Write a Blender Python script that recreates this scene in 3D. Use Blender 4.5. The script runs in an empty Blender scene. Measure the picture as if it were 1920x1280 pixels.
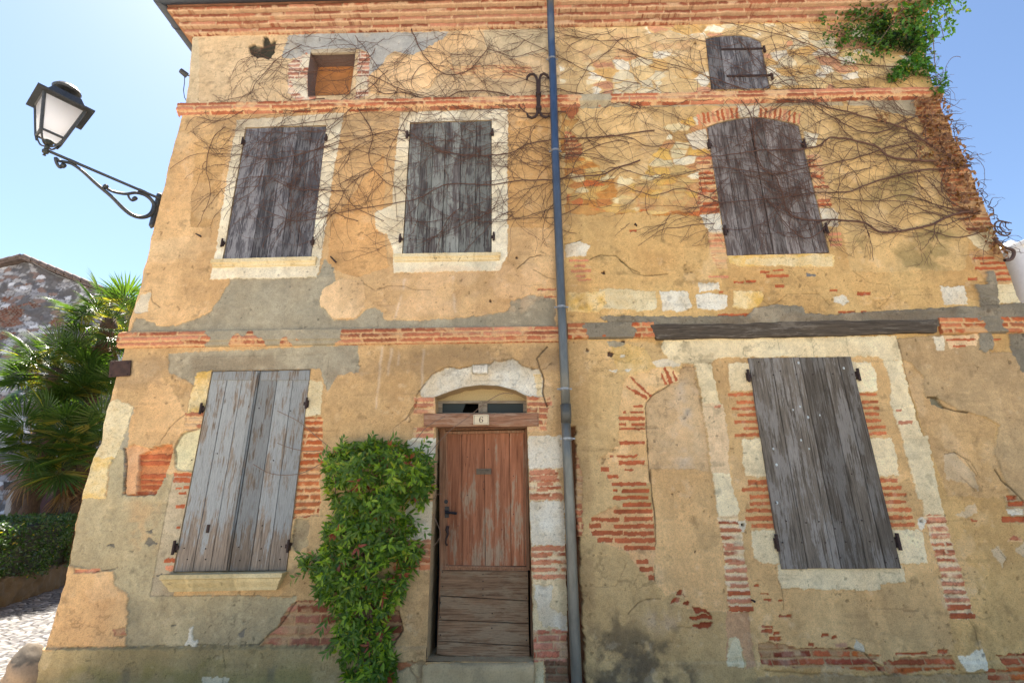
import bpy, math, random
import numpy as np
from mathutils import Matrix, Vector

# ------------------------------------------------------------------ camera
F = 900.0                                    # focal length in photo pixels (1920 wide)
CAM = np.array([0.0, -4.9, 1.6])
YAW, PITCH, ROLL = map(math.radians, (0.964, 17.98, -0.496))
fwd = np.array([-math.sin(YAW)*math.cos(PITCH), math.cos(YAW)*math.cos(PITCH), math.sin(PITCH)])
rt0 = np.array([math.cos(YAW), math.sin(YAW), 0.0]); up0 = np.cross(rt0, fwd)
RT = rt0*math.cos(ROLL)+up0*math.sin(ROLL); UP = -rt0*math.sin(ROLL)+up0*math.cos(ROLL)
S = bpy.context.scene
cam = bpy.data.objects.new('camera', bpy.data.cameras.new('camera'))
S.collection.objects.link(cam); S.camera = cam
cam.data.sensor_width = 36; cam.data.lens = 36*F/1920
cam.data.clip_start = 0.05; cam.data.clip_end = 5000
cam.matrix_world = Matrix(((RT[0], UP[0], -fwd[0], CAM[0]), (RT[1], UP[1], -fwd[1], CAM[1]),
                           (RT[2], UP[2], -fwd[2], CAM[2]), (0, 0, 0, 1)))
S.render.resolution_x, S.render.resolution_y = 1024, 682
# ------------------------------------------------------------------ light
SUN_EL, SUN_AZ = math.radians(60), math.radians(-36)      # azimuth from +Y, negative = towards -X
w = bpy.data.worlds.new('World'); S.world = w; w.use_nodes = True
nt = w.node_tree; nt.nodes.clear()
sky = nt.nodes.new('ShaderNodeTexSky'); sky.sky_type = 'NISHITA'; sky.sun_disc = False
sky.sun_elevation = SUN_EL; sky.sun_rotation = SUN_AZ
sky.air_density = 1.0; sky.dust_density = 0.5; sky.ozone_density = 2.5
bg = nt.nodes.new('ShaderNodeBackground'); bg.inputs[1].default_value = 0.055
out = nt.nodes.new('ShaderNodeOutputWorld')
nt.links.new(sky.outputs[0], bg.inputs[0]); nt.links.new(bg.outputs[0], out.inputs[0])
sl = bpy.data.lights.new('sun', 'SUN'); sl.energy = 5.0; sl.angle = math.radians(0.5); sl.color = (1, .91, .78)
so = bpy.data.objects.new('sun', sl); S.collection.objects.link(so)
sd = Vector((math.sin(SUN_AZ)*math.cos(SUN_EL), math.cos(SUN_AZ)*math.cos(SUN_EL), math.sin(SUN_EL)))
so.rotation_euler = sd.to_track_quat('Z', 'Y').to_euler(); so.location = sd*50
S.view_settings.view_transform = 'Standard'; S.view_settings.look = 'None'
S.view_settings.gamma = 1; S.view_settings.exposure = 2.13

# ------------------------------------------------------------------ helpers
rng = np.random.default_rng(7)
def at(px, py, Y=0.0):
    """the point of the plane y = Y that the photo shows at pixel px, py"""
    r = RT*((px-960)/F)+UP*((640-py)/F)+fwd
    return CAM+r*((Y-CAM[1])/r[1])
def wxz(pts, Y=0.0):
    return np.array([at(p[0], p[1], Y)[[0, 2]] for p in pts])
ZN = dict(A=(0, 0, 3), B=(560, 0, 3), C=(1160, 0, 2.526), D=(0, 420, 3), E=(560, 420, 3), F=(1160, 420, 2.526),
          G=(0, 820, 2.783), H=(560, 820, 2.783), I=(1230, 820, 2.783), J=(1050, 600, 4.267), K=(1050, 880, 3.2),
          L=(760, 660, 6.0), M=(30, 140, 4.267), N=(0, 480, 2.065), R=(530, 60, 8.0), Q=(1820, 360, 5.333), P=(0, 0, 1))
def zn(k, pts):
    ox, oy, s = ZN[k]
    return [(ox+x/s, oy+y/s) for x, y in pts]
def lin(c):
    c = np.array(c, float)/255
    return np.where(c < .04045, c/12.92, ((c+.055)/1.055)**2.4)
def sm(a, b, x):
    t = np.clip((x-a)/(b-a), 0, 1); return t*t*(3-2*t)
TB = rng.random((256, 256)).astype(np.float32)
def vn(x, z):
    xi = np.floor(x).astype(int); zi = np.floor(z).astype(int); fx = x-xi; fz = z-zi
    fx = fx*fx*(3-2*fx); fz = fz*fz*(3-2*fz); a = xi & 255; b = (xi+1) & 255; c = zi & 255; d = (zi+1) & 255
    return (TB[a, c]*(1-fx)+TB[b, c]*fx)*(1-fz)+(TB[a, d]*(1-fx)+TB[b, d]*fx)*fz
def fbm(x, z, s, o=4, seed=0):
    r = 0; am = 1; t = 0
    for i in range(o):
        r = r+am*(vn(x/s*2**i+seed*17.3+i*5.1, z/s*2**i+seed*9.7+i*3.3)*2-1); t += am; am *= .55
    return r/t*1.5
def hs(i, j=0, k=0):
    v = np.sin(i*127.1+j*311.7+k*74.7)*43758.5453
    return v-np.floor(v)
def mixc(a, b, t): return a*(1-t[:, None])+b*t[:, None]

class MB:
    """collects shapes, builds ONE mesh object"""
    def __init__(s): s.v = []; s.f = []; s.c = []
    def add(s, vs, fs, col=None):
        n = len(s.v); s.v += [tuple(map(float, p)) for p in vs]; s.f += [tuple(n+i for i in f) for f in fs]
        col = (1, 1, 1) if col is None else col
        s.c += [tuple(col)]*len(vs); return s
    def box(s, a, b, col=None):
        (x0, y0, z0), (x1, y1, z1) = a, b
        return s.add([(x0, y0, z0), (x1, y0, z0), (x1, y1, z0), (x0, y1, z0), (x0, y0, z1), (x1, y0, z1), (x1, y1, z1), (x0, y1, z1)],
                     [(0, 3, 2, 1), (4, 5, 6, 7), (0, 1, 5, 4), (1, 2, 6, 5), (2, 3, 7, 6), (3, 0, 4, 7)], col)
    def tube(s, pts, r, sides=8, col=None, cap=True, flat=None):
        P = np.array(pts, float); n = len(P); rr = np.full(n, r) if np.isscalar(r) else np.array(r, float)
        T = np.gradient(P, axis=0); T /= np.linalg.norm(T, axis=1)[:, None]+1e-9
        ref = np.array([0, 1, 0]) if abs(T[0][1]) < .8 else np.array([1, 0, 0]); vs = []
        for i in range(n):
            u = np.cross(T[i], ref); u /= np.linalg.norm(u)+1e-9; w_ = np.cross(u, T[i])
            for k in range(sides):
                a = 2*math.pi*k/sides
                vs.append(P[i]+u*rr[i]*math.cos(a)+w_*rr[i]*math.sin(a)*(flat or 1))
        fs = [(i*sides+k, i*sides+(k+1) % sides, (i+1)*sides+(k+1) % sides, (i+1)*sides+k) for i in range(n-1) for k in range(sides)]
        if cap: fs += [tuple(range(sides))[::-1], tuple((n-1)*sides+k for k in range(sides))]
        return s.add(vs, fs, col)
    def lathe(s, prof, c, sides=16, col=None):
        vs = [(c[0]+r*math.cos(2*math.pi*k/sides), c[1]+r*math.sin(2*math.pi*k/sides), c[2]+z) for r, z in prof for k in range(sides)]
        fs = [(i*sides+k, i*sides+(k+1) % sides, (i+1)*sides+(k+1) % sides, (i+1)*sides+k) for i in range(len(prof)-1) for k in range(sides)]
        fs += [tuple(range(sides))[::-1], tuple((len(prof)-1)*sides+k for k in range(sides))]
        return s.add(vs, fs, col)
    def slab(s, poly, yf, yb, bev=0.0, col=None):
        """an x,z outline between y=yf (front) and y=yb (back), front edge bevelled"""
        P = np.array(poly, float); n = len(P)
        ar = np.sum(P[:, 0]*np.roll(P[:, 1], -1)-np.roll(P[:, 0], -1)*P[:, 1])
        if ar < 0: P = P[::-1]
        vs = [(x, yb, z) for x, z in P]
        if bev:
            e = np.roll(P, -1, 0)-P; e /= np.linalg.norm(e, axis=1)[:, None]+1e-9
            nn = np.stack([-e[:, 1], e[:, 0]], 1); m = nn+np.roll(nn, 1, 0); m /= np.linalg.norm(m, axis=1)[:, None]+1e-9
            I = P+m*bev; vs += [(x, yf+bev, z) for x, z in P]+[(x, yf, z) for x, z in I]; L = 3
        else: vs += [(x, yf, z) for x, z in P]; L = 2
        fs = [(l*n+(k+1) % n, l*n+k, (l+1)*n+k, (l+1)*n+(k+1) % n) for l in range(L-1) for k in range(n)]
        fs = [f[::-1] for f in fs]
        fs += [tuple(range(n))[::-1][::-1], tuple((L-1)*n+k for k in range(n))]
        return s.add(vs, fs, col)
    def build(s, name, mat, parent=None, smooth=False):
        return mesh_obj(name, np.array(s.v), s.f, mat, parent, np.array(s.c) if any(c != (1, 1, 1) for c in s.c) else None, smooth)
C_ = S.collection
def mesh_obj(name, v, f, mat, parent=None, col=None, smooth=False):
    me = bpy.data.meshes.new(name)
    if isinstance(f, np.ndarray):
        me.vertices.add(len(v)); me.vertices.foreach_set('co', v.astype(np.float32).ravel())
        k = f.shape[1]; me.loops.add(f.size); me.loops.foreach_set('vertex_index', f.astype(np.int32).ravel())
        me.polygons.add(len(f)); me.polygons.foreach_set('loop_start', np.arange(0, f.size, k, dtype=np.int32))
        me.polygons.foreach_set('loop_total', np.full(len(f), k, dtype=np.int32)); me.update(calc_edges=True)
    else: me.from_pydata([tuple(p) for p in v], [], f); me.update()
    if col is not None:
        a = me.color_attributes.new('Col', 'FLOAT_COLOR', 'POINT')
        c4 = np.ones((len(v), 4), np.float32); c4[:, :3] = col; a.data.foreach_set('color', c4.ravel())
    if smooth: me.polygons.foreach_set('use_smooth', np.ones(len(me.polygons), bool))
    me.materials.append(mat)
    o = bpy.data.objects.new(name, me); C_.objects.link(o)
    if parent: o.parent = parent
    return o
def tag(o, label=None, cat=None, group=None, kind=None):
    for k, v in (('label', label), ('category', cat), ('group', group), ('kind', kind)):
        if v: o[k] = v
    return o
def empty(name, loc, label, cat, group=None):
    o = bpy.data.objects.new(name, None); C_.objects.link(o); o.location = loc; o.empty_display_size = .2
    return tag(o, label, cat, group)
def adopt(root):
    """children were modelled in world space: keep them there under a placed root"""
    bpy.context.view_layer.update()
    for ch in root.children: ch.matrix_parent_inverse = root.matrix_world.inverted()

# ------------------------------------------------------------------ materials
def newmat(name):
    m = bpy.data.materials.new(name); m.use_nodes = True; n = m.node_tree.nodes; n.clear()
    b = n.new('ShaderNodeBsdfPrincipled'); o = n.new('ShaderNodeOutputMaterial')
    m.node_tree.links.new(b.outputs[0], o.inputs[0]); return m, m.node_tree, b
def nd(t, ty, **k):
    n = t.nodes.new(ty)
    for a, v in k.items():
        if a.startswith('i_'):
            n.inputs[int(a[2:])].default_value = v
        else: setattr(n, a, v)
    return n
def coords(t, scale=(1, 1, 1)):
    g = nd(t, 'ShaderNodeNewGeometry'); m = nd(t, 'ShaderNodeMapping'); m.inputs['Scale'].default_value = scale
    t.links.new(g.outputs['Position'], m.inputs[0]); return m.outputs[0]
def ramp(t, src, stops):
    r = nd(t, 'ShaderNodeValToRGB'); e = r.color_ramp.elements
    while len(e) < len(stops): e.new(.5)
    for i, (p, c) in enumerate(stops): e[i].position = p; e[i].color = (*c, 1)
    t.links.new(src, r.inputs[0]); return r.outputs[0]
def noise(t, vec, scale, detail=4, rough=.6):
    n = nd(t, 'ShaderNodeTexNoise'); n.inputs['Scale'].default_value = scale
    n.inputs['Detail'].default_value = detail; n.inputs['Roughness'].default_value = rough
    t.links.new(vec, n.inputs['Vector']); return n.outputs[0]
def mulc(t, a, b, fac=1.0):
    m = nd(t, 'ShaderNodeMix', data_type='RGBA', blend_type='MULTIPLY'); m.inputs[0].default_value = fac
    t.links.new(a, m.inputs[6]); t.links.new(b, m.inputs[7]); return m.outputs[2]
def mix(t, f, a, b):
    m = nd(t, 'ShaderNodeMix', data_type='RGBA')
    t.links.new(f, m.inputs[0]) if not isinstance(f, float) else setattr(m.inputs[0], 'default_value', f)
    t.links.new(a, m.inputs[6]); t.links.new(b, m.inputs[7]); return m.outputs[2]
def bump(t, b, h, strength, dist):
    n = nd(t, 'ShaderNodeBump'); n.inputs['Strength'].default_value = strength; n.inputs['Distance'].default_value = dist
    t.links.new(h, n.inputs['Height']); t.links.new(n.outputs[0], b.inputs['Normal'])
def mat_vc(name, rough=.92, amp=.14, bs=.5, scale=70, dist=.004):
    m, t, b = newmat(name); a = nd(t, 'ShaderNodeAttribute', attribute_name='Col')
    v = coords(t); n1 = noise(t, v, scale, 5, .7)
    c = ramp(t, n1, [(.28, (1-amp*2.2,)*3), (.5, (1, 1, 1)), (.75, (1+amp,)*3)])
    t.links.new(mulc(t, a.outputs[0], c), b.inputs['Base Color']); b.inputs['Roughness'].default_value = rough
    b.inputs['Specular IOR Level'].default_value = .25
    bump(t, b, n1, bs, dist); return m
def mat_plain(name, c, rough=.6, metal=0, var=.25, scale=30, bs=.3, stretch=(1, 1, 1)):
    m, t, b = newmat(name); v = coords(t, stretch); n1 = noise(t, v, scale, 5, .65); c = np.array(c)
    t.links.new(ramp(t, n1, [(.3, tuple(c*(1-var))), (.7, tuple(np.minimum(c*(1+var), .95)))]), b.inputs['Base Color'])
    b.inputs['Roughness'].default_value = rough; b.inputs['Metallic'].default_value = metal
    bump(t, b, n1, bs, .003); return m
def mat_wood(name, dark, mid, paint, amount=.5, scale=1.0, axis='z', zmod=None):
    """weathered boards: grain along axis, flaking paint over bare wood; Col.r = board tone"""
    m, t, b = newmat(name); st = (26, 26, 1.3) if axis == 'z' else (1.3, 26, 26)
    v = coords(t, st); a = nd(t, 'ShaderNodeAttribute', attribute_name='Col')
    off = nd(t, 'ShaderNodeVectorMath', operation='MULTIPLY_ADD'); t.links.new(a.outputs[0], off.inputs[0])
    off.inputs[1].default_value = (40, 40, 40); t.links.new(v, off.inputs[2])
    g = noise(t, off.outputs[0], 3.0*scale, 8, .72)
    g2 = noise(t, off.outputs[0], 9.0*scale, 4, .7)
    wood = ramp(t, g, [(.32, dark), (.5, mid), (.72, tuple(np.array(mid)*1.55))])
    v2 = coords(t, (6, 6, 1.6) if axis == 'z' else (1.6, 6, 6)); p = noise(t, v2, 1.5, 9, .72)
    mm = nd(t, 'ShaderNodeMath', operation='ADD'); t.links.new(p, mm.inputs[0])
    g2s = nd(t, 'ShaderNodeMath', operation='MULTIPLY'); t.links.new(g, g2s.inputs[0]); g2s.inputs[1].default_value = .55
    t.links.new(g2s.outputs[0], mm.inputs[1])
    lo = .95-amount*.36
    if zmod:
        sp = nd(t, 'ShaderNodeSeparateXYZ'); t.links.new(coords(t), sp.inputs[0]); mr = nd(t, 'ShaderNodeMapRange', i_1=zmod[0], i_2=zmod[1], i_3=zmod[2], i_4=0.)
        t.links.new(sp.outputs[2], mr.inputs[0]); m2 = nd(t, 'ShaderNodeMath', operation='ADD'); t.links.new(mm.outputs[0], m2.inputs[0]); t.links.new(mr.outputs[0], m2.inputs[1]); mm = m2
    pm = ramp(t, mm.outputs[0], [(lo-.02, (0, 0, 0)), (lo+.06, (1, 1, 1))])
    pc = nd(t, 'ShaderNodeRGB'); pc.outputs[0].default_value = (*paint, 1)
    pcv = mulc(t, pc.outputs[0], ramp(t, g2, [(.3, (.7, .7, .7)), (.6, (1.1, 1.1, 1.1))]))
    c = mix(t, pm, wood, pcv)
    crack = ramp(t, g2, [(.30, (.25, .25, .25)), (.36, (1, 1, 1))]); c = mulc(t, c, crack)
    tone = ramp(t, a.outputs[0], [(0.1, (.66, .66, .66)), (.9, (1.3, 1.3, 1.3))])
    t.links.new(mulc(t, c, tone), b.inputs['Base Color']); b.inputs['Roughness'].default_value = .85
    b.inputs['Specular IOR Level'].default_value = .25
    bump(t, b, g, .7, .004); return m
def mat_leaf(name, rough=.45, trans=.35):
    m, t, b = newmat(name); a = nd(t, 'ShaderNodeAttribute', attribute_name='Col')
    t.links.new(a.outputs[0], b.inputs['Base Color']); b.inputs['Roughness'].default_value = rough
    tr = nd(t, 'ShaderNodeBsdfTranslucent'); hs_ = nd(t, 'ShaderNodeMix', data_type='RGBA', blend_type='MULTIPLY'); hs_.inputs[0].default_value = 1
    hs_.inputs[7].default_value = (2.1, 2.0, .5, 1); t.links.new(a.outputs[0], hs_.inputs[6]); t.links.new(hs_.outputs[2], tr.inputs[0])
    mx = nd(t, 'ShaderNodeMixShader'); mx.inputs[0].default_value = trans
    t.links.new(b.outputs[0], mx.inputs[1]); t.links.new(tr.outputs[0], mx.inputs[2])
    t.links.new(mx.outputs[0], t.nodes['Material Output'].inputs[0]); return m
M_wall = mat_vc('plaster_and_brick', amp=.17, bs=.8, scale=95)
M_stone = mat_vc('limestone', amp=.12, bs=.7, scale=60)
M_bark = mat_plain('bark', (.16, .095, .06), .85, 0, .35, 60)
M_iron = mat_plain('rusty_iron', (.045, .026, .022), .7, .3, .5, 90, .6)
M_black = mat_plain('dark_void', (.006, .006, .006), .9, 0, .2)
M_zinc = mat_plain('zinc', (.14, .16, .17), .42, .5, .2, 12, .15, (1, 1, .2))
M_lead = mat_plain('lead_grey', (.06, .07, .085), .45, .4, .2, 20, .15)
M_lamp = mat_plain('cast_iron_paint', (.05, .055, .058), .45, .3, .4, 60, .3)
M_leaf = mat_leaf('leaf'); M_palm = mat_leaf('palm_leaf', .33, .36)

# ------------------------------------------------------------------ painted wall surfaces
K = np.array([.95, 1.03, 1.19])                                      # photo tone -> albedo
def CL(*c): return np.minimum(lin(c)*K, .88)
def plaster(c1, c2, pit=1.0, rough=1.0):
    a, b_ = CL(*c1), CL(*c2)
    def f(x, z, sd):
        n = fbm(x, z, .55, 5, sd); n2 = fbm(x, z, .11, 4, sd+3); n3 = fbm(x, z, .028, 3, sd+5)
        c = mixc(a, b_, np.clip(.5+.75*n, 0, 1)); k = 1+.10*n2+.10*n3
        scab = sm(.10, .13, fbm(x, z, .9, 6, sd+9)); k = k*(1-.11*scab)*(1+.05*fbm(x, z, .22, 5, sd+11)); pale = sm(.42, .62, fbm(x, z, .5, 6, sd+15)); c = c*(1-.35*pale[:, None])+.35*pale[:, None]*(c*.6+CL(238, 208, 160)*.45)
        p = sm(.62, .78, n3*.7+.5*n2)*pit; k = k*(1-.25*p)
        return c*k[:, None], rough*(.003*n2+.002*n3+.003*(1-scab))-.004*p
    return f
def stone(c1, c2):
    a, b_ = CL(*c1), CL(*c2)
    def f(x, z, sd):
        n = fbm(x, z, .25, 4, sd); n2 = fbm(x, z, .05, 3, sd+2); n3 = fbm(x, z, .016, 2, sd+6)
        c = mixc(a, b_, np.clip(.5+.8*n+.3*n2, 0, 1)); p = sm(.5, .8, n3*.8+.5*n2)
        return c*(1+.06*n2-.22*p)[:, None], .003*n2-.005*p
    return f
def brick(h=.062, L=.36, j=.3, mort=(220, 174, 118), cols=((188, 110, 70), (200, 126, 84), (172, 98, 62)), smear=.2, rel=.012, sh=0.0):
    cs = [CL(*c) for c in cols]; mo = CL(*mort)
    def f(x, z, sd):
        zz = z+.006*fbm(x, z, .3, 2, sd)+sh; r = np.floor(zz/h); fr = zz/h-r; o = hs(r, 1, sd)
        LL = L*(.75+.4*hs(r, 2, sd)); u = x/LL+o; bi = np.floor(u); fu = u-bi
        e = .11*fbm(x, z, .022, 3, sd+1); jj = j*(.75+.5*hs(r, 3, sd))
        inb = sm(jj*.5-.06, jj*.5+.06, np.minimum(fr, 1-fr)+e)*sm(.014, .04, np.minimum(fu, 1-fu)+e*.2)
        k = hs(r, bi, 5); c = np.where((k < .4)[:, None], cs[0], np.where((k < .75)[:, None], cs[1], cs[-1]))
        c = c*(.88+.42*(hs(bi, r, 8)-.5)+.14*fbm(x, z, .04, 3, sd)+.1*fbm(x, z, .5, 2, sd))[:, None]
        s = sm(.5-.55*smear-.12, .5-.55*smear+.12, .5*fbm(x, z, .16, 5, sd+4)+.25*(hs(r, bi, 9)-.5)+.05) if smear > 0 else 0
        m = mo*(1+.09*fbm(x, z, .05, 3, sd+2))[:, None]; t = inb*(1-.85*s)
        return mixc(m, c, t), rel*(inb-.5)+.0015*fbm(x, z, .03, 2, sd)
    return f
def rubble(cols, mort, cw=.24, chh=.12):
    cs = np.array([CL(*c) for c in cols]); mo = CL(*mort)
    def f(x, z, sd):
        u = x/cw+.25*fbm(x, z, .2, 3, sd); v = z/chh+.25*fbm(x, z, .2, 3, sd+1); iu = np.floor(u); iv = np.floor(v)
        d1 = np.full(len(x), 9.); d2 = d1.copy(); kid = np.zeros(len(x))
        for a in (-1, 0, 1):
            for b_ in (-1, 0, 1):
                ci, cj = iu+a, iv+b_; dx = u-(ci+.15+.7*hs(ci, cj, 1)); dz = v-(cj+.15+.7*hs(ci, cj, 2))
                d = np.abs(dx)**1.5+np.abs(dz)**1.5; q = d < d1
                d2 = np.where(q, d1, np.minimum(d2, d)); kid = np.where(q, hs(ci, cj, 3), kid); d1 = np.where(q, d, d1)
        e = sm(.03, .16, d2-d1+.08*fbm(x, z, .05, 3, sd)); idx = (kid*len(cs)).astype(int) % len(cs)
        c = cs[idx]*(1+.25*(hs(kid*77, 1, 1)-.5)+.12*fbm(x, z, .04, 3, sd))[:, None]
        m = mo*(1+.12*fbm(x, z, .06, 3, sd+2))[:, None]; cover = sm(.05, .2, fbm(x, z, .45, 4, sd+6))
        t = e*(1-.9*cover)
        return mixc(m, c, t), .009*(e-.5)*(1-.6*cover)+.003*fbm(x, z, .04, 2, sd)
    return f
PEACH = plaster((226, 182, 124), (210, 166, 110)); PEACH2 = plaster((236, 196, 142), (226, 182, 126), .6)
OCHRE = plaster((218, 176, 110), (202, 158, 96)); OCHRE2 = plaster((224, 184, 122), (204, 164, 104))
TAN = plaster((228, 184, 120), (214, 170, 110), .5, .6); BROWN = plaster((200, 164, 112), (184, 150, 102), .6, .7)
GREY = plaster((178, 162, 128), (164, 150, 120), .8, .8); CEM = plaster((150, 136, 108), (126, 114, 92), 1.5, 2)
BLUEG = plaster((188, 184, 170), (176, 168, 150), .3, .4); PALE = plaster((228, 206, 166), (206, 188, 152), .8, .8)
CREAM = plaster((244, 228, 190), (232, 210, 166), .9, .7); CREAM2 = plaster((246, 222, 170), (236, 208, 154), .7, .6)
WHITE = stone((236, 222, 190), (218, 198, 160)); CRST = stone((232, 210, 160), (214, 186, 132)); YST = stone((226, 180, 92), (236, 206, 146))
BR = brick(); BRP = brick(smear=.75, mort=(228, 186, 130), cols=((206, 130, 88), (196, 118, 78), (214, 150, 108)))
BROLD = brick(h=.085, L=.3, j=.34, smear=.55, mort=(186, 146, 100), cols=((178, 118, 86), (164, 104, 76), (150, 84, 56)))
BRT = brick(h=.066, L=.5, j=.46, smear=.12, mort=(206, 168, 112), cols=((196, 106, 62), (206, 120, 74), (186, 98, 56)))
BRC = brick(h=.066, L=.4, j=.5, smear=.62, mort=(234, 204, 154), cols=((200, 120, 78), (206, 130, 90), (190, 104, 66)))
BRJ = brick(h=.062, L=.34, j=.34, smear=.15, mort=(232, 186, 128), cols=((198, 104, 54), (206, 116, 66), (188, 92, 46)))
BRX = brick(h=.06, L=.3, j=.34, smear=.5, mort=(196, 156, 106), cols=((186, 98, 58), (164, 78, 50), (176, 92, 66), (200, 106, 50)))
def solid(c):
    a = CL(*c)
    def f(x, z, sd):
        n = fbm(x, z, .05, 4, sd); return a*(1+.20*n+.12*fbm(x, z, .6, 2, sd))[:, None], .003*n
    return f
SB = solid((184, 98, 58)); SBD = solid((158, 78, 46)); SBP = solid((206, 136, 96))
RUB = rubble([(214, 178, 112), (228, 204, 150), (222, 176, 92), (236, 220, 180), (200, 160, 100), (206, 150, 96)], (206, 162, 102))
RUBY = rubble([(214, 170, 96), (226, 190, 120), (206, 140, 70), (230, 206, 150), (190, 124, 66), (206, 116, 62)], (200, 150, 84), .2, .09)

def inpoly(x, z, P):
    r = np.zeros(len(x), bool); n = len(P)
    for i in range(n):
        (x0, z0), (x1, z1) = P[i], P[(i+1) % n]
        if z0 == z1: continue
        c = ((z0 > z) != (z1 > z)) & (x < (x1-x0)*(z-z0)/(z1-z0)+x0); r ^= c
    return r
class Paint:
    def __init__(s, X, Z):
        s.X, s.Z = X, Z; s.C = np.zeros((len(X), 3)); s.D = np.zeros(len(X)); s.k = 0
        s.wx = fbm(X, Z, .16, 4, 31); s.wz = fbm(X, Z, .16, 4, 32); s.vx = fbm(X, Z, .035, 2, 33); s.vz = fbm(X, Z, .035, 2, 34)
        i = np.arange(len(X)); c, d = PEACH(X, Z, 1); s.C[:] = c; s.D[:] = d
    def box(s, P, m): return np.nonzero((s.X > P[:, 0].min()-m) & (s.X < P[:, 0].max()+m) & (s.Z > P[:, 1].min()-m) & (s.Z < P[:, 1].max()+m))[0]
    def fill(s, zone, pts, cls, warp=.018, d=0.0, fine=.006, rag=0, a=1.0):
        fine = fine*1.6
        P = wxz(zn(zone, pts)); i = s.box(P, .06+rag); s.k += 1
        if not len(i): return
        x = s.X[i]+warp*s.wx[i]+fine*s.vx[i]; z = s.Z[i]+warp*s.wz[i]+fine*s.vz[i]
        if rag: x = x+rag*(hs(np.floor(z/.066), s.k)-.5)
        i = i[inpoly(x, z, P)]
        if not len(i): return
        c, dd = cls(s.X[i], s.Z[i], s.k % 13)
        c = np.minimum(c, .9); s.C[i] = s.C[i]*(1-a)+c*a; s.D[i] = s.D[i]*(1-a)+(dd+d*3.0)*a
    def bars(s, zone, rects, cls=SB, d=-.002, slant=-.02):
        for x0, y0, x1, y1 in rects:
            k = slant*(x1-x0); s.fill(zone, [(x0, y0), (x1, y0+k), (x1, y1+k), (x0, y1)], cls, .003, d, .0035)
    def line(s, zone, pts, w=.004, k=.6, dep=.006, jit=.012, col=None):
        P = wxz(zn(zone, pts)); i = s.box(P, .05)
        if not len(i): return
        x = s.X[i]+jit*s.wx[i]; z = s.Z[i]+jit*s.wz[i]; dm = np.full(len(i), 9.)
        for a, b_ in zip(P[:-1], P[1:]):
            e = b_-a; t = np.clip(((x-a[0])*e[0]+(z-a[1])*e[1])/(e@e+1e-9), 0, 1)
            dm = np.minimum(dm, np.hypot(x-a[0]-t*e[0], z-a[1]-t*e[1]))
        t = 1-sm(w*.4, w*1.7, dm+.002*s.vx[i])
        base = s.C[i]*(1-k) if col is None else s.C[i]*(1-k)+CL(*col)*k
        s.C[i] = mixc(s.C[i], base, t); s.D[i] -= dep*t
    def stain(s, zone, pts, col, k=.5, soft=.15, thr=0.0, sc=.2, seed=3):
        P = wxz(zn(zone, pts)); c = P.mean(0); i = s.box(P, .1)
        if not len(i): return
        x = s.X[i]+.25*s.wx[i]*soft*2; z = s.Z[i]+.25*s.wz[i]*soft*2; q = inpoly(x, z, P).astype(float)
        dm = np.full(len(i), 9.)
        for a, b_ in zip(P, np.roll(P, -1, 0)):
            e = b_-a; t = np.clip(((x-a[0])*e[0]+(z-a[1])*e[1])/(e@e+1e-9), 0, 1)
            dm = np.minimum(dm, np.hypot(x-a[0]-t*e[0], z-a[1]-t*e[1]))
        n = fbm(s.X[i], s.Z[i], sc, 6, seed); t = q*sm(0, soft, dm)*sm(thr-.15, thr+.3, n+.3)*k
        s.C[i] = mixc(s.C[i], s.C[i]*.35+CL(*col)*.65, t)

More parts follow.
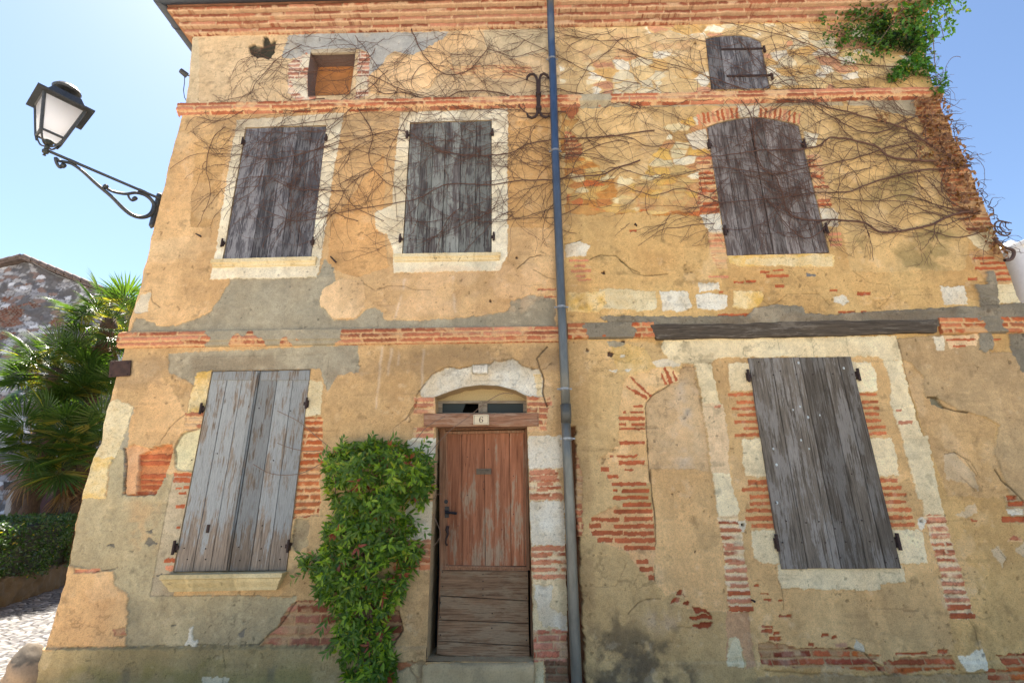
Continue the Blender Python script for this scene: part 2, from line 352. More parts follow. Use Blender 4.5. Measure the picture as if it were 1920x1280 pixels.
def paint_all(X, Z):
    p = Paint(X, Z); f, bars, line, st = p.fill, p.bars, p.line, p.stain
    # --- right half ground coat
    f('P', [(1050, -400), (2600, -400), (2600, 1700), (1085, 1700), (1060, 640)], OCHRE, .01)
    f('P', [(1060, 640), (1330, 640), (1400, 1000), (1420, 1500), (1085, 1500)], OCHRE2, .05)
    # --- upper left wall
    f('A', [(1030, 200), (1920, 190), (1700, 560), (1030, 600)], plaster((222, 196, 150), (206, 178, 134)), .04)
    f('B', [(-560, 180), (1470, 150), (1470, 560), (-560, 590)], plaster((224, 192, 144), (212, 178, 130)), .02)
    f('B', [(-60, 200), (110, 190), (700, 180), (850, 180), (800, 230), (700, 290), (640, 310), (540, 290), (500, 310), (450, 390), (390, 440), (390, 300), (345, 275), (-20, 330), (-90, 330)], BLUEG, .012)
    f('B', [(400, 530), (400, 430), (520, 320), (640, 310), (760, 250), (880, 190), (980, 170), (1010, 260), (850, 300), (870, 380), (780, 410), (740, 490), (580, 535)], PEACH2, .02, .003)
    f('B', [(1040, 170), (1400, 150), (1410, 290), (1200, 330), (1060, 290)], plaster((218, 194, 150), (206, 182, 140)), .02)
    f('B', [(830, 370), (1300, 370), (1340, 430), (1100, 440), (900, 430)], BRP, .03, -.003, a=.7)
    for q in ([(-60, 360), (40, 300), (95, 330), (100, 560), (-10, 570), (-60, 520)], [(335, 290), (400, 300), (390, 540), (320, 560), (330, 400)]):
        f('B', q, brick(h=.07, L=.25, j=.4, smear=.55, mort=(228, 206, 176), cols=((206, 140, 110), (196, 124, 92), (216, 160, 130))), .01, -.002)
    f('R', [(110, 700), (340, 680), (370, 1000), (190, 900)], WHITE, .01); f('R', [(1110, 670), (1280, 670), (1270, 860), (1090, 870)], WHITE, .01)
    f('R', [(320, 360), (450, 330), (500, 600), (420, 560), (240, 520)], WHITE, .01)
    # --- first floor left
    f('P', [(330, 205), (1045, 190), (1070, 640), (215, 640)], PEACH, .0)
    f('A', [(1100, 800), (1310, 700), (1200, 1280), (1070, 1280)], plaster((212, 168, 108), (202, 156, 98)), .01)
    f('E', [(180, 0), (480, -400), (480, 20), (500, 240), (330, 300), (160, 240)], plaster((220, 168, 106), (210, 158, 98)), .015)
    f('B', [(1170, 690), (1400, 660), (1430, 1280), (1170, 1280)], plaster((224, 176, 112), (212, 162, 100)), .01)
    f('D', [(745, 590), (760, 530), (800, 530), (900, 575), (1000, 570), (1180, 500), (1250, 400), (1290, 330), (1290, 300), (1790, 285), (1830, 190), (1880, 250), (1900, 640), (720, 650)], GREY, .01, -.003)
    f('E', [(-40, 300), (100, 300), (210, 290), (140, 350), (105, 430), (150, 520), (200, 545), (330, 530), (380, 480), (430, 470), (470, 500), (480, 540), (650, 545), (900, 530), (1060, 505), (1180, 490), (1200, 430), (1300, 400), (1440, 420), (1450, 600), (-100, 620)], GREY, .01, -.003)
    f('E', [(110, 440), (140, 360), (230, 310), (360, 320), (375, 400), (370, 460), (330, 525), (200, 540)], PEACH2, .008, .003)
    f('D', [(745, 490), (790, 400), (850, 380), (830, 490), (770, 500)], PALE, .01, -.003); st('D', [(770, 420), (830, 20), (870, 20), (800, 450)], (170, 150, 120), .6, .05)
    # cut-stone surrounds of the two first-floor windows
    f('P', [(444, 226), (645, 212), (632, 290), (616, 390), (602, 486), (594, 520), (394, 524), (402, 485)], CREAM, .003, .003)
    f('P', [(751, 212), (952, 205), (952, 476), (938, 508), (737, 512), (738, 470), (726, 440), (704, 430), (703, 400), (735, 385), (741, 300)], CREAM, .003, .003)
    for z_, q in (('A', [(1260, 940), (1350, 945)]), ('A', [(1230, 1060), (1330, 1060)]), ('A', [(1310, 780), (1400, 790)]), ('P', [(625, 300), (608, 300)]), ('P', [(612, 410), (595, 410)]), ('P', [(742, 320), (762, 322)]), ('P', [(925, 330), (952, 330)]), ('P', [(924, 420), (952, 420)]), ('P', [(738, 420), (755, 420)])):
        line(z_, q, .003, .25, .002)
    st('P', [(700, 560), (770, 500), (1010, 490), (1030, 560), (980, 590), (740, 600)], (232, 190, 140), .5, .06, .1)
    # --- ground floor left
    f('P', [(200, 640), (1065, 625), (1085, 1500), (-300, 1500)], plaster((214, 174, 118), (202, 160, 104)), .0)
    f('P', [(316, 662), (560, 650), (672, 645), (674, 697), (634, 704), (613, 732), (600, 690), (396, 695), (364, 722), (345, 712), (316, 698)], GREY, .012, -.002)
    f('P', [(236, 768), (252, 766), (243, 850), (225, 925), (205, 925), (214, 860), (222, 800)], GREY, .006)
    f('P', [(250, 770), (300, 700), (352, 773), (350, 800), (320, 860), (235, 850)], PEACH, .03)
    f('G', [(600, 50), (650, 80), (640, 290), (700, 310), (810, 300), (870, 190), (905, 190), (780, 825), (1545, 825), (1540, 860), (1350, 1090), (655, 1095), (670, 810), (600, 780), (590, 700), (330, 660), (380, 480), (410, 320), (560, 310), (575, 130)], plaster((194, 172, 126), (172, 152, 112)), .012, -.002)
    f('G', [(900, 200), (1010, 190), (1000, 300), (900, 830), (780, 825)], plaster((196, 174, 134), (180, 156, 118)), .004, -.003)
    st('G', [(620, 320), (860, 310), (820, 620), (680, 700)], (214, 168, 112), .7, .12)
    f('G', [(470, 105), (605, 100), (570, 140), (555, 300), (560, 315), (412, 320)], YST, .006, .003)
    f('P', [(205, 745), (250, 762), (240, 800), (217, 858), (170, 857), (186, 800)], CRST, .012, .002)
    f('D', [(615, 870), (660, 880), (655, 990), (590, 1010)], plaster((226, 186, 130), (214, 168, 110)), .01)
    f('G', [(335, 668), (590, 700), (600, 790), (668, 815), (655, 1095), (222, 1110)], plaster((224, 180, 122), (206, 160, 106)), .01, .002)
    bars('G', [(390, 686, 520, 706)], SBP); line('G', [(500, 700), (600, 690)], .004)
    f('G', [(585, 995), (655, 985), (655, 1040), (600, 1040)], BROLD, .01)
    # niche knocked into the wall
    f('G', [(655, 80), (900, 30), (900, 90), (870, 190), (810, 300), (700, 308), (640, 296)], plaster((222, 150, 96), (206, 132, 78)), .006, -.02)
    f('G', [(640, 60), (700, 40), (790, 60), (720, 90), (715, 160), (700, 300), (645, 296), (655, 110)], plaster((226, 176, 124), (206, 150, 100)), .008, -.008)
    bars('G', [(717, 88, 885, 112), (717, 122, 880, 144), (717, 190, 866, 212), (717, 222, 838, 242), (717, 252, 830, 272), (700, 285, 800, 302)], SB, -.016)
    line('G', [(640, 60), (655, 110), (648, 200), (640, 296)], .006, .6, .01)
    # masonry round the ground-floor window
    f('P', [(369, 696), (397, 694), (384, 770), (351, 774)], YST, .006, .002); f('P', [(577, 712), (606, 716), (601, 779), (572, 781)], CRST, .006, .002)
    f('P', [(348, 774), (384, 770), (378, 812), (345, 806)], BRP, .006); f('P', [(340, 812), (378, 803), (368, 884), (330, 880), (326, 840)], plaster((232, 216, 160), (214, 196, 146)), .008, -.006)
    line('P', [(330, 870), (327, 840), (340, 812), (375, 802)], .007, .45, .008); line('P', [(300, 830), (318, 800), (348, 776)], .004, .5)
    f('P', [(566, 781), (604, 783), (603, 850), (600, 920), (597, 965), (548, 972)], brick(h=.066, L=.36, j=.42, smear=.05, mort=(232, 180, 122), cols=((200, 112, 62), (206, 120, 70), (188, 96, 50))), .003, -.004, rag=.03)
    bars('G', [(900, 210, 1000, 236), (905, 185, 1000, 204), (915, 350, 965, 370), (852, 632, 916, 655)], SB); bars('G', [(915, 260, 945, 270), (955, 255, 990, 270), (930, 285, 970, 300), (918, 464, 938, 478)], SB); bars('G', [(860, 668, 905, 694)], SBP)
    f('G', [(1535, 428), (1620, 425), (1600, 560), (1560, 600), (1520, 560)], stone((214, 186, 132), (160, 134, 96)), .012, -.006)
    st('G', [(1600, 590), (1640, 590), (1640, 640), (1600, 640)], (196, 104, 58), .9, .01, -.5)
    line('G', [(905, 200), (880, 300), (780, 825), (1540, 825)], .0035, .4, .003, .002); line('D', [(1055, 1060), (1110, 745), (1850, 733), (1835, 930)], .003, .3, .002, .002)
    f('G', [(1490, 900), (1545, 850), (2050, 860), (2050, 1090), (1360, 1085), (1440, 990)], BROLD, .01, -.006)
    line('G', [(1540, 860), (1480, 950), (1400, 1030), (1355, 1080)], .006, .5, .01)
    line('G', [(330, 1098), (660, 1092), (900, 1088), (1350, 1084)], .005, .5, .006)
    for q in ([(750, 560), (770, 520), (790, 530), (815, 555), (780, 568)], [(755, 490), (800, 470), (790, 500)], [(545, 570), (590, 555), (590, 580)], [(805, 715), (840, 715), (820, 730)], [(1235, 1030), (1275, 1000), (1265, 1050)], [(1335, 1140), (1375, 1145), (1350, 1160)], [(410, 1160), (450, 1140), (470, 1200), (440, 1260)], [(1270, 1250), (1310, 1245), (1300, 1275)], [(885, 970), (915, 975), (890, 990)]):
        f('G', q, solid((120, 110, 90)), .01, -.004)
    f('G', [(960, 1085), (975, 1055), (990, 990), (1005, 985), (1005, 1050), (1030, 1065), (1028, 1088)], WHITE, .006, .002)
    # plinth
    f('G', [(130, 1110), (330, 1098), (660, 1092), (1350, 1084), (2200, 1084), (2200, 1800), (-200, 1800)], plaster((184, 158, 108), (164, 140, 92), 1.2), .003, 0)
    st('G', [(300, 1150), (900, 1140), (1650, 1170), (1700, 1400), (300, 1400)], (140, 126, 66), .8, .12, .05, .35)
    f('G', [(1065, 1240), (1215, 1240), (1200, 1290), (1070, 1290)], CREAM, .008, a=.6); line('G', [(1170, 1085), (1180, 1180), (1172, 1300)], .004, .4)
    for x0 in (440, 640, 1400): st('G', [(x0, 1180), (x0+60, 1170), (x0+50, 1350), (x0-20, 1350)], (110, 100, 80), .7, .04)
    # vertical pale drips
    for x0, y0, x1, y1 in ((470, 680, 440, 1040), (520, 690, 500, 860), (700, 700, 690, 980), (870, 290, 880, 500), (600, 300, 540, 540), (560, 700, 560, 800)):
        st('E', [(x0-14, y0), (x0+14, y0), (x1+12, y1), (x1-12, y1)], (246, 226, 196), .5, .03, -.1, .3)
    # --- door surround
    f('H', [(545, 700), (700, 700), (695, 1100), (670, 1180), (540, 1170), (500, 1100)], plaster((214, 172, 116), (206, 164, 108), .3, .4), .008, .002)
    f('H', [(480, 540), (705, 530), (702, 690), (500, 705)], brick(h=.06, L=.4, j=.3, smear=.3, mort=(226, 176, 128), cols=((206, 130, 84), (196, 116, 72), (214, 144, 104))), .006)
    f('H', [(460, 905), (520, 900), (545, 1000), (500, 1075), (450, 1060)], BROLD, .008, -.006); line('H', [(480, 890), (520, 905), (545, 1000), (500, 1075)], .006, .5, .01)
    f('H', [(470, 1165), (665, 1160), (665, 1300), (460, 1300)], rubble([(196, 160, 110), (180, 112, 70), (206, 172, 120)], (170, 140, 98), .16, .12), .005, -.004)
    f('L', [(100, 500), (345, 500), (345, 690), (90, 700)], BRP, .004, -.001); f('L', [(95, 840), (330, 840), (330, 960), (85, 960)], BRP, .004, -.001)
    bars('L', [(135, 512, 320, 552), (130, 575, 318, 612), (125, 848, 315, 890), (120, 915, 320, 955), (1365, 503, 1545, 545), (1372, 560, 1650, 605)], SBP, 0)
    f('L', [(80, 965), (365, 965), (365, 1300), (60, 1300), (0, 1010)], CREAM, .008, .001); f('H', [(560, 10), (715, 20), (715, 120), (560, 120)], WHITE, .01)
    f('H', [(640, 100), (718, 110), (715, 330), (640, 330)], BRP, .004); f('H', [(560, 335), (705, 335), (700, 530), (560, 530)], WHITE, .008)
    f('L', [(1365, 500), (1640, 500), (1600, 690), (1365, 690)], BRP, .004, -.001); f('L', [(1500, 680), (1590, 680), (1590, 890), (1380, 890), (1380, 835), (1500, 830)], BRP, .008)
    f('H', [(1195, -10), (1375, -10), (1385, 160), (1200, 165)], WHITE, .005, .002)
    f('H', [(1200, 165), (1350, 160), (1385, 325), (1205, 330)], BRC, .006); bars('H', [(1205, 170, 1340, 190), (1205, 200, 1350, 220), (1245, 232, 1330, 252), (1245, 262, 1300, 282), (1205, 305, 1385, 325)], SBP, 0)
    f('H', [(1205, 335), (1385, 330), (1392, 560), (1210, 560)], WHITE, .006, .002)
    f('H', [(1210, 565), (1392, 560), (1398, 740), (1215, 745)], BRC, .006); bars('H', [(1215, 570, 1390, 592), (1215, 608, 1300, 628), (1215, 645, 1320, 665), (1225, 682, 1340, 700), (1220, 715, 1390, 738)], SBP, 0)
    f('H', [(1218, 745), (1400, 740), (1405, 1010), (1225, 1005)], plaster((228, 190, 134), (236, 212, 160)), .01); f('H', [(1220, 760), (1330, 770), (1310, 890), (1400, 930), (1400, 1000), (1280, 980), (1240, 850)], WHITE, .02, -.003)
    f('H', [(1222, 1005), (1408, 1000), (1412, 1165), (1225, 1165)], brick(h=.062, L=.2, j=.26, smear=.3, mort=(206, 170, 126), cols=((196, 116, 84), (186, 102, 68), (206, 134, 100))), .004)
    f('H', [(1285, 1165), (1412, 1165), (1415, 1300), (1290, 1300)], brick(h=.062, L=.22, j=.24, smear=.2, mort=(150, 126, 92), cols=((156, 110, 76), (140, 98, 68))), .006); f('H', [(1222, 1170), (1280, 1170), (1280, 1300), (1230, 1300)], CRST, .006)
    arch = [(165, 500), (160, 430), (300, 240), (420, 200), (490, 170), (600, 185), (740, 155), (760, 130), (960, 130), (1000, 95), (1060, 110), (1210, 70), (1270, 110), (1300, 150), (1440, 190), (1500, 190), (1540, 250), (1550, 490), (1360, 495)]
    f('L', arch, WHITE, .006, -.005); f('L', [(1440, 240), (1530, 240), (1545, 480), (1480, 480), (1460, 330)], YST, .01, -.004, a=.7)
    line('L', [(160, 430), (300, 245), (420, 180), (490, 163), (600, 188), (740, 155), (770, 140), (960, 135), (1000, 92), (1060, 105), (1210, 68), (1270, 100), (1300, 148), (1440, 190), (1500, 183)], .004, .5, .005, .003)
    line('L', [(160, 430), (125, 480), (115, 600), (60, 690), (0, 765)], .0045, .5, .006, .004); line('E', [(660, 1000), (600, 1100), (530, 1150), (540, 1200)], .004, .5, .006)
    line('L', [(1600, -60), (1480, 70), (1520, 190), (1555, 290), (1550, 450), (1590, 610)], .0075, .8, .01, .006); line('L', [(1555, 185), (1590, 180), (1655, 115)], .004, .55)
    # raised date tablet in the arch, its figures worn away
    f('L', [(752, 150), (925, 145), (925, 245), (775, 248), (755, 225)], solid((236, 224, 196)), .001, .008, .001)
    line('L', [(755, 150), (755, 225), (775, 248), (925, 246), (928, 150)], .003, .35, .002, .001)
    for q in ([(785, 170), (785, 222)], [(800, 172), (826, 172), (812, 222)], [(836, 172), (856, 172), (856, 195), (836, 195), (836, 222), (858, 222), (858, 195)], [(836, 172), (836, 195)], [(878, 220), (878, 170)], [(892, 172), (892, 220)]):
        line('L', q, .0022, .22, .002, .001)
    # --- pipe chase
    f('H', [(1385, -60), (1445, -60), (1500, 1300), (1410, 1300), (1400, 640)], solid((120, 70, 44)), .012, -.03)
    f('H', [(1450, 60), (1485, 200), (1480, 520), (1462, 520), (1450, 380)], BRP, .012, -.004)
    # --- blind arch and its bricks
    f('J', [(300, 1110), (470, 1000), (470, 780), (500, 520), (560, 420), (840, 360), (960, 420), (980, 480), (880, 515), (740, 600), (700, 660), (690, 800), (720, 1300), (400, 1300)], plaster((236, 192, 130), (228, 180, 116)), .01, -.003)
    f('J', [(470, 420), (380, 180), (560, 190), (690, 230), (740, 330), (790, 375), (700, 410), (600, 440)], YST, .02, .002, a=.5)
    f('J', [(740, 330), (820, 300), (960, 320), (940, 370), (830, 370), (780, 380)], PALE, .01)
    f('J', [(695, 660), (740, 595), (880, 515), (960, 490), (960, 400), (1000, 330), (1070, 345), (1110, 560), (1160, 800), (1190, 1100), (1215, 1300), (720, 1300), (705, 1000), (690, 800)], plaster((226, 184, 128), (214, 176, 124)), .008, -.008)
    st('J', [(900, 420), (1080, 420), (1140, 800), (1180, 1290), (900, 1290), (860, 900)], (206, 186, 156), .9, .2, -.1, .3); st('J', [(980, 780), (1010, 680), (1070, 700), (1040, 800)], (120, 116, 104), .8, .04)
    f('K', [(545, 0), (920, 0), (960, 300), (1000, 700), (1010, 860), (760, 830), (720, 720), (640, 760), (575, 670), (570, 400)], plaster((226, 180, 118), (216, 172, 112)), .015, -.003)
    line('J', [(880, 515), (740, 600), (700, 655), (683, 700), (690, 800), (700, 1000), (722, 1290)], .0045, .75, .006, .003); line('K', [(545, 0), (550, 150), (570, 250), (572, 450), (555, 560), (572, 670)], .006, .7, .008, .004)
    for q in ([(555, 455), (575, 450), (740, 600), (725, 612)], [(520, 525), (630, 575), (705, 620), (700, 640), (600, 590)], [(840, 365), (912, 505), (875, 515), (825, 375)], [(810, 420), (865, 510), (840, 510), (805, 440)], [(905, 405), (950, 480), (930, 490), (900, 420)]):
        f('J', q, SB, .004, 0)
    bars('J', [(470, 772, 680, 802), (468, 822, 530, 848), (565, 822, 680, 848), (475, 862, 680, 878), (590, 680, 665, 700), (505, 728, 530, 748), (560, 728, 665, 746), (475, 968, 680, 996), (400, 1075, 430, 1100), (458, 1080, 620, 1100), (470, 1126, 680, 1156), (325, 1172, 390, 1208), (380, 1235, 465, 1262), (520, 1188, 590, 1205)])
    f('K', [(260, 250), (330, 215), (380, 240), (560, 235), (572, 480), (565, 680), (530, 640), (460, 570), (400, 490), (230, 430), (175, 350), (190, 290)], plaster((232, 182, 122), (222, 170, 110)), .006, -.004)
    bars('K', [(285, 30, 350, 50), (312, 76, 518, 98), (318, 116, 346, 132), (374, 116, 532, 140), (318, 158, 530, 180), (380, 198, 545, 222), (322, 240, 558, 264), (385, 284, 560, 310), (185, 288, 360, 312), (176, 325, 250, 352), (320, 328, 564, 354), (190, 368, 378, 396), (383, 372, 566, 398), (220, 410, 318, 436), (330, 412, 572, 440), (385, 458, 575, 482), (460, 540, 530, 566), (480, 585, 560, 612), (535, 632, 568, 660)], SB, -.004, -.01)
    for q in ([(690, 750), (715, 720), (735, 725), (728, 750)], [(735, 735), (748, 760), (740, 760)], [(662, 795), (690, 768), (715, 766), (718, 792)], [(735, 795), (765, 785), (780, 800), (770, 815), (740, 810)], [(800, 830), (840, 826), (880, 840), (900, 865), (815, 860)], [(780, 878), (905, 866), (912, 896), (785, 902)], [(785, 936), (840, 918), (915, 918), (910, 945), (840, 952)]):
        f('K', q, SBD, .004, -.006)
    f('K', [(1000, 850), (1155, 850), (1165, 1180), (1120, 1190), (1080, 1040), (1000, 1160)], plaster((206, 158, 110), (196, 150, 106)), .01, -.002); f('K', [(1005, 1010), (1050, 1000), (1115, 1180), (1010, 1170)], CRST, .01)
    line('K', [(410, 870), (470, 795), (520, 775), (600, 770)], .005, .5); line('K', [(680, 940), (790, 945)], .003, .4); line('K', [(400, 560), (330, 700), (180, 700), (185, 800)], .003, .25)
    st('K', [(140, 960), (330, 820), (500, 900), (660, 1000), (760, 1130), (900, 1180), (900, 1600), (130, 1600)], (70, 62, 50), 1.0, .18, .0, .16, 5)
    st('K', [(170, 1060), (330, 930), (450, 1000), (600, 1080), (760, 1160), (900, 1200), (900, 1600), (130, 1600)], (96, 82, 64), .8, .15, -.05, .4, 8)
    st('K', [(600, 760), (780, 840), (780, 1040), (560, 1020), (420, 900)], (206, 176, 150), .5, .15, -.2)
    # --- big window: tan field inside a pale frame
    f('F', [(1310, 545), (1600, 520), (1700, 530), (1700, 600), (2500, 640), (2500, 1500), (1850, 1400), (1780, 1100), (1800, 950), (1740, 910), (1620, 890), (1530, 870), (1500, 820), (1450, 820), (1440, 740), (1380, 660), (1330, 645)], BROWN, .01, .004)
    f('F', [(1340, 645), (1385, 660), (1440, 735), (1450, 815), (1500, 825), (1620, 890), (1745, 915), (1790, 950), (1780, 1100), (1850, 1290), (1560, 1290), (1450, 1000)], plaster((218, 174, 112), (204, 162, 106)), .012)
    line('F', [(1462, 820), (1500, 822), (1535, 865), (1590, 885), (1650, 893)], .008, .75, .012, .006); f('F', [(1480, 822), (1510, 830), (1540, 875), (1480, 850)], solid((150, 140, 108)), .004, -.01)
    line('I', [(1770, 170), (1800, 220), (1850, 270), (1919, 340)], .008, .7, .01, .008); line('F', [(1590, 1080), (1640, 1110), (1700, 1200)], .004, .5); line('F', [(1500, 1060), (1560, 1080), (1590, 1090)], .003, .3)
    f('F', [(1530, 1100), (1600, 1085), (1680, 1180), (1700, 1260), (1640, 1240), (1540, 1200)], PALE, .03, a=.4)
    f('F', [(440, 625), (1250, 620), (1300, 760), (1340, 900), (1380, 1170), (1440, 1300), (520, 1300), (500, 900), (450, 700)], TAN, .006)
    f('I', [(380, -20), (1340, -20), (1440, 500), (1500, 800), (1560, 1100), (1400, 1200), (600, 1100), (520, 1200), (480, 900), (450, 600), (400, 300)], TAN, .01)
    f('F', [(210, 545), (750, 535), (1310, 528), (1340, 645), (1255, 648), (1225, 630), (600, 632), (470, 632), (440, 658), (300, 660), (235, 640), (200, 590)], CREAM2, .008, .003)
    for x0 in (590, 750, 910, 1075): line('F', [(x0, 540), (x0+12, 630)], .003, .35, .002, .004)
    line('F', [(1310, 530), (1345, 645), (1390, 830), (1440, 1000), (1500, 1230), (1540, 1400)], .005, .4, .004, .003); line('F', [(355, 658), (440, 657)], .004, .5)
    L1 = [(1300, 680), (1334, 681), (1337, 705), (1346, 733), (1352, 770), (1362, 816), (1366, 880), (1368, 890), (1374, 925), (1383, 940), (1386, 965), (1347, 967), (1335, 890), (1326, 800), (1310, 713)]
    f('P', L1, CREAM2, .004, .003); f('F', [(395, 850), (495, 850), (518, 1010), (525, 1180), (440, 1180), (420, 1000)], plaster((240, 204, 150), (232, 194, 142)), .004, .002)
    f('I', [(318, 410), (425, 400), (450, 520), (470, 700), (505, 905), (378, 908), (350, 560)], BRC, .004, .001)
    bars('I', [(452-98, 566, 458, 586), (375, 645, 460, 664), (366, 683, 475, 702), (366, 724, 480, 744), (385, 762, 482, 782), (385, 842, 490, 862)], SBP, .003); bars('I', [(372, 797, 490, 822), (378, 878, 503, 905)], SB, .003, -.005)
    f('F', [(1252, 645), (1338, 648), (1385, 830), (1450, 1050), (1520, 1300), (1420, 1300), (1385, 1180), (1360, 1100), (1330, 980), (1285, 850), (1290, 750), (1270, 700)], CREAM2, .006, .003)
    f('I', [(1290, -10), (1415, -10), (1450, 170), (1500, 400), (1395, 405), (1385, 300), (1335, 170), (1300, 80)], CREAM2, .006, .003)
    f('I', [(1395, 405), (1502, 400), (1560, 600), (1660, 940), (1530, 945), (1480, 700), (1440, 560)], BRC, .006, .001)
    bars('I', [(1418, 416, 1508, 436), (1435, 500, 1530, 510), (1450, 603, 1560, 616), (1475, 678, 1590, 698), (1490, 755, 1585, 772), (1500, 797, 1615, 812), (1520, 836, 1615, 856)], SBP, .003); bars('I', [(1516, 870, 1640, 896), (1528, 914, 1660, 942)], SB, .003, 0)
    bars('F', [(450, 858, 480, 870), (1310, 876, 1336, 888), (1322, 932, 1388, 948)], SBP, .004)
    f('F', [(515, 657), (625, 655), (660, 790), (528, 790), (524, 720)], CREAM2, .006, .002); f('F', [(1090, 653), (1192, 655), (1215, 700), (1225, 790), (1110, 795)], CREAM2, .006, .002)
    f('F', [(582, 1018), (700, 1012), (720, 1205), (605, 1195), (590, 1130)], CREAM2, .008, .002); f('F', [(1180, 1012), (1290, 1015), (1320, 1110), (1322, 1188), (1220, 1195)], CREAM2, .006, .002)
    f('I', [(497, 485), (650, 478), (680, 655), (560, 655), (510, 625), (500, 540)], CREAM2, .006, .002); f('I', [(1230, 480), (1385, 482), (1400, 560), (1418, 655), (1250, 658)], CREAM2, .006, .002)
    f('I', [(628, 660), (1285, 668), (1305, 755), (1172, 762), (1172, 796), (900, 790), (650, 785)], CREAM2, .004, .003); line('I', [(1158, 680), (1172, 795)], .003, .25, .002, .002)
    bars('F', [(518, 798, 640, 814), (560, 835, 645, 850), (537, 866, 650, 882), (562, 896, 655, 912), (545, 928, 660, 944), (590, 960, 665, 974), (545, 990, 670, 1006), (1135, 798, 1225, 812), (1150, 834, 1232, 848), (1155, 864, 1234, 878), (1165, 892, 1236, 906), (1168, 922, 1244, 938), (1178, 954, 1266, 970), (1182, 982, 1266, 998), (612, 1212, 705, 1232), (582, 1246, 712, 1264), (1230, 1205, 1320, 1222), (1245, 1240, 1342, 1256)], solid((200, 114, 68)), -.001, -.01)
    bars('I', [(480, 224, 600, 246), (446, 260, 600, 280), (488, 298, 610, 318), (488, 334, 615, 354), (470, 370, 620, 390), (468, 410, 630, 432), (497, 448, 640, 470), (1150, 212, 1258, 232), (1160, 252, 1283, 270), (1165, 288, 1308, 306), (1180, 326, 1308, 345), (1190, 366, 1332, 386), (1195, 406, 1342, 428), (1205, 444, 1350, 466)], solid((200, 114, 68)), -.001, 0)
    for q in ((450, 455), (1382, 440)):
        x, y = q; f('I', [(x-22, y-20), (x+10, y-30), (x+24, y), (x+14, y+32), (x-8, y+38), (x-18, y+10)], WHITE, .006, .002); f('I', [(x-10, y-6), (x+8, y-8), (x+10, y+4), (x-8, y+6)], solid((40, 36, 32)), .002, -.02)
    # brick patches low on the right
    f('I', [(528, 1065), (600, 1065), (720, 1095), (1010, 1100), (1100, 1130), (1180, 1135), (1130, 1170), (1250, 1215), (1110, 1215), (1000, 1200), (930, 1190), (700, 1195), (550, 1180)], BRX, .008, -.006)
    f('I', [(1180, 1165), (1320, 1150), (1540, 1135), (1560, 1200), (1400, 1215), (1240, 1235), (1200, 1215)], BRX, .008, -.006)
    bars('I', [(550, 980, 608, 994), (548, 1000, 605, 1020), (610, 1010, 644, 1028), (592, 1036, 652, 1060), (862, 1020, 902, 1038), (912, 1033, 946, 1048), (565, 838, 602, 853), (637, 842, 662, 856), (545, 812, 588, 820), (512, 766, 538, 776), (640, 925, 708, 938), (796, 1070, 826, 1088), (1250, 1122, 1420, 1134), (1470, 1108, 1524, 1128)], SB, -.004)
    st('I', [(920, 1062), (1000, 1062), (1000, 1100), (930, 1095)], (180, 116, 100), .9, .02, -.4); f('I', [(1040, 1052), (1085, 1080), (1090, 1115), (1030, 1110)], PALE, .006)
    line('I', [(1000, 1095), (1090, 1120), (1160, 1200), (1190, 1230)], .006, .5); line('I', [(640, 740), (670, 850), (665, 900)], .003, .4); line('I', [(515, 745), (545, 740), (570, 765)], .003, .4)
    f('I', [(1570, 1140), (1640, 1120), (1700, 1095), (1720, 1150), (1730, 1210), (1600, 1215)], CREAM, .015, .002); st('I', [(1690, 1120), (1720, 1120), (1715, 1145), (1695, 1145)], (60, 60, 56), 1, .01, -.5)
    line('I', [(560, 1210), (1000, 1240), (1500, 1230), (1919, 1220)], .006, .4, .006); line('I', [(1620, 940), (1660, 1000), (1690, 1110)], .004, .4)
    f('I', [(390, 1060), (430, 1040), (460, 1200), (370, 1200)], CRST, .012); f('I', [(520, 1240), (2200, 1225), (2200, 1700), (380, 1700)], plaster((196, 160, 108), (180, 146, 98)), .01, .006)
    bars('I', [(1828, 302, 1880, 326), (1830, 334, 1919, 358), (1805, 412, 1925, 440)], SB, -.004); f('I', [(1828, 368), (1915, 366), (1910, 400), (1835, 402)], WHITE, .006)
    f('I', [(1770, 1135), (1960, 1125), (2300, 1120), (2300, 1400), (1720, 1400), (1715, 1215), (1840, 1215)], BRX, .01, -.006); f('I', [(1850, 520), (1900, 520), (1919, 550), (1830, 545)], BRP, .01)
    for q in ([(1750, 600), (1780, 565), (1830, 640), (1810, 690)], [(1870, 580), (1919, 560), (1919, 640), (1880, 610)], [(1560, 400), (1650, 340), (1670, 390), (1600, 410)]): f('I', q, PALE, .03, .001, a=.5)
    line('I', [(1765, 560), (1830, 640), (1815, 680)], .003, .5); line('I', [(1500, 90), (1560, 80), (1640, 120), (1690, 210)], .004, .5); line('I', [(1590, 210), (1670, 280)], .004, .4)
    # --- first floor right: rubble, brick, mouldy render
    f('P', [(1048, 50), (1760, 40), (1770, 190), (1050, 192)], rubble([(222, 190, 132), (232, 212, 168), (214, 170, 104), (206, 150, 110), (236, 222, 190)], (216, 180, 122), .26, .15), .01, -.003)
    f('C', [(-300, 120), (420, 170), (400, 300), (200, 240), (-280, 330)], plaster((226, 190, 134), (214, 176, 120)), .05, .002, a=.75)
    f('P', [(1048, 195), (1780, 190), (1870, 440), (1700, 470), (1560, 440), (1330, 440), (1050, 400)], OCHRE2, .02)
    f('P', [(1052, 200), (1080, 205), (1085, 260), (1110, 300), (1140, 330), (1330, 330), (1345, 410), (1060, 400)], RUBY, .03, -.005)
    f('P', [(1060, 245), (1100, 250), (1090, 290), (1060, 300)], BR, .01, -.006); f('P', [(1058, 205), (1085, 208), (1070, 225)], SB, .006)
